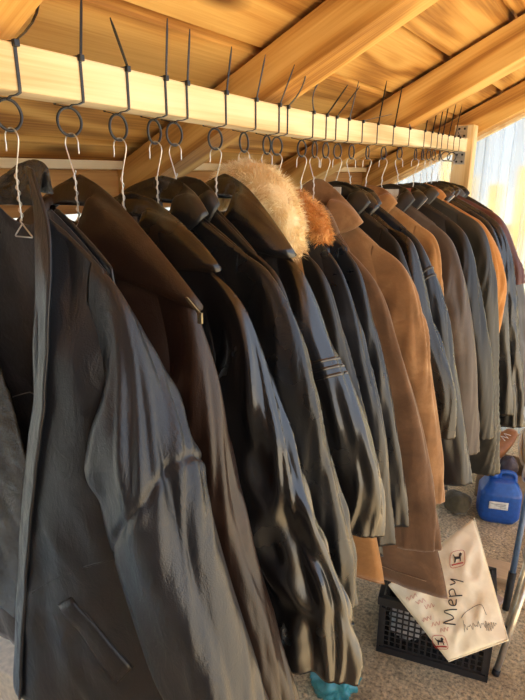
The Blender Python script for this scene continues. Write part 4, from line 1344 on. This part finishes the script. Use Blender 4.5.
# --- cardboard box with shoes and folded things at the far end
M_card = plain('cardboard', (0.42, 0.29, 0.17), .8)
bx = empty('cardboard_box', (-.29, 2.84, 0), 'brown cardboard box of shoes behind the blue canister', 'box')
m = MB(); X0, X1, Y0, Y1, H = -.43, -.17, 2.765, 2.975, .175
m.box((X0, Y0, 0), (X1, Y0 + .005, H)); m.box((X0, Y1 - .005, 0), (X1, Y1, H)); m.box((X0, Y0 + .005, 0), (X0 + .005, Y1 - .005, H)); m.box((X1 - .005, Y0 + .005, 0), (X1, Y1 - .005, H)); m.box((X0, Y0, 0), (X1, Y1, .005))
m.build('body', M_card, bx, smooth=False)
MB().add([(X0, Y0, H), (X1, Y0, H), (X1 - .01, Y0 - .012, H - .075), (X0 + .01, Y0 - .012, H - .075)], [(0, 1, 2, 3)]).build('flap', M_card, bx, smooth=False, thick=.004)

def shoe(name, loc, R, mat, solemat, label, L=.25, group='shoes in the cardboard box'):
    r = empty(name, loc, label, 'shoe', group)
    n, k = 30, 24; P = np.zeros((n, k, 3)); t = np.linspace(0, 2 * math.pi, k, endpoint=False)
    for i, v in enumerate(np.linspace(0, 1, n)):
        w = .018 + .030 * math.sin(math.pi * min(1, v * .9 + .12)) ** .6 if 0 < v < 1 else .012
        h = np.interp(v, [0, .08, .3, .48, .7, .92, 1], [.055, .085, .082, .068, .048, .036, .012])
        ce, se = superell(t, .7)
        P[i] = np.stack([np.full(k, (v - .5) * L), ce * w, .012 + h * (se * .5 + .5)], 1)
    tr = lambda A: np.array([np.array(R @ Vector(a)) for a in A.reshape(-1, 3)]).reshape(A.shape) + np.array(loc)
    V, F = grid(tr(P), closed_u=True); F = list(F) + [tuple(range(k))[::-1], tuple((n - 1) * k + q for q in range(k))]
    make('upper', V, F, mat, r)
    s = MB(); a = np.linspace(0, 2 * math.pi, 40, endpoint=False)
    out = np.stack([np.cos(a) * L * .5, np.sin(a) * .043 * (1 - .2 * np.cos(a + .6)), np.zeros(40)], 1)
    lo_, hi_ = tr(out), tr(out + np.array([0, 0, .015]))
    s.add(np.vstack([lo_, hi_]), [tuple(range(40))[::-1], tuple(range(40, 80))] + [(q, (q + 1) % 40, 40 + (q + 1) % 40, 40 + q) for q in range(40)])
    s.build('sole', solemat, r, smooth=False)
    ln = tr(np.array([[.02, -.016, .083], [.03, .016, .080], [.045, -.016, .074], [.055, .016, .071], [.07, -.014, .064]]))
    MB().tube(ln, .002, 5).build('laces', M_white, r)
E_ = lambda x, y, z: Matrix.Rotation(math.radians(z), 3, 'Z') @ Matrix.Rotation(math.radians(y), 3, 'Y') @ Matrix.Rotation(math.radians(x), 3, 'X')
M_sole = plain('cream_sole', (0.62, 0.58, 0.50), .6)
shoe('shoe', (-.350, 2.86, .25), E_(20, -35, 60), plain('rust_leather', (0.33, 0.12, 0.035), .5), M_sole, 'rust orange leather shoe tipped up in the cardboard box')
shoe('shoe', (-.25, 2.965, .24), E_(50, -25, 100), plain('beige_leather', (0.50, 0.43, 0.34), .6), M_sole, 'beige shoe with cream sole at the right of the box')
shoe('shoe', (-.178, 2.79, .27), E_(70, -50, 70), plain('grey_canvas', (0.25, 0.25, 0.26), .7), M_white, 'grey canvas shoe with white sole on its side in the box')
lump('folded_pouch', (-.285, 2.735, .19), (.046, .026, .05), leather('mauve_leather', (0.085, 0.065, 0.075), .42, (0.14, 0.11, 0.12)), 'soft mauve pouch hanging over the front of the cardboard box', 'pouch', 5.1, amp=.12, freq=1.6)
lump('cloth_bundle', (-.475, 2.58, 0), (.065, .06, .055), suede('olive_cloth', (0.12, 0.095, 0.05), (0.24, 0.20, 0.12)), 'olive brown cloth bundle on the floor left of the blue canister', 'cloth', 8.2, amp=.16, freq=1.6)

# --- teal bag, cream box
lump('plastic_sack', (-.56, 1.33, 0), (.075, .075, .06), plain('teal_film', (0.05, 0.27, 0.30), .3), 'crumpled teal plastic sack on the floor below the black jackets', 'sack', 2.2, amp=.3, freq=2.6)
cb = empty('storage_box', (-1.08, .80, 0), 'plain cream storage box on the floor at the lower left', 'box')
M_cream = plain('cream_board', (0.74, 0.64, 0.50), .7)
MB().box((-1.28, .60, 0), (-.86, 1.02, .36)).build('body', M_cream, cb, smooth=False, bevel=.006)
MB().box((-1.29, .59, .362), (-.85, 1.03, .40)).build('lid', M_cream, cb, smooth=False, bevel=.006)
# ------------------------------------------------------------------ light
w = bpy.data.worlds.new('sky'); S.world = w; w.use_nodes = True
nt = w.node_tree; bg = nt.nodes['Background']
tc = nt.nodes.new('ShaderNodeTexCoord'); sp = nt.nodes.new('ShaderNodeSeparateXYZ')
nt.links.new(tc.outputs['Generated'], sp.inputs[0])
rp = ramp(nt, [(0.0, (0.95, 0.95, 0.95)), (0.25, (0.74, 0.84, 1.0)), (1.0, (0.42, 0.60, 0.95))])
nt.links.new(sp.outputs['Z'], rp.inputs['Fac'])
nt.links.new(rp.outputs['Color'], bg.inputs['Color'])
bg.inputs['Strength'].default_value = SKY_STRENGTH
sun = bpy.data.lights.new('sun', 'SUN'); sun.energy = SUN_ENERGY; sun.angle = math.radians(0.53); sun.color = (1.0, 0.92, 0.78)
so = bpy.data.objects.new('sun', sun); COL.objects.link(so)
el, az = math.radians(SUN_EL), math.radians(SUN_AZ)      # azimuth from +x towards +y
d = Vector((math.cos(el) * math.cos(az), math.cos(el) * math.sin(az), math.sin(el)))
so.rotation_euler = d.to_track_quat('Z', 'Y').to_euler()
so.location = (6, -4, 8)

# ------------------------------------------------------------------ camera
cam = bpy.data.cameras.new('camera'); co = bpy.data.objects.new('camera', cam); COL.objects.link(co)
cam.sensor_fit = 'VERTICAL'; cam.sensor_height = 24.0; cam.lens = 560.0 * 24.0 / 700.0
cam.clip_start = 0.02
pt, yw = math.radians(17.354), math.radians(32.132)
fwd = Vector((-math.sin(yw) * math.cos(pt), math.cos(yw) * math.cos(pt), -math.sin(pt)))
rgt = Vector((math.cos(yw), math.sin(yw), 0)); upv = rgt.cross(fwd)
co.matrix_world = Matrix(((rgt.x, upv.x, -fwd.x, 0), (rgt.y, upv.y, -fwd.y, 0), (rgt.z, upv.z, -fwd.z, CAMZ), (0, 0, 0, 1)))
S.camera = co
S.view_settings.view_transform = 'Standard'
S.view_settings.look = 'None'
S.view_settings.gamma = 1.0
S.view_settings.use_curve_mapping = False
S.view_settings.exposure = EXPOSURE
S.cycles.use_denoising = True
S.cycles.max_bounces = 10
S.cycles.diffuse_bounces = 6
S.cycles.transparent_max_bounces = 16
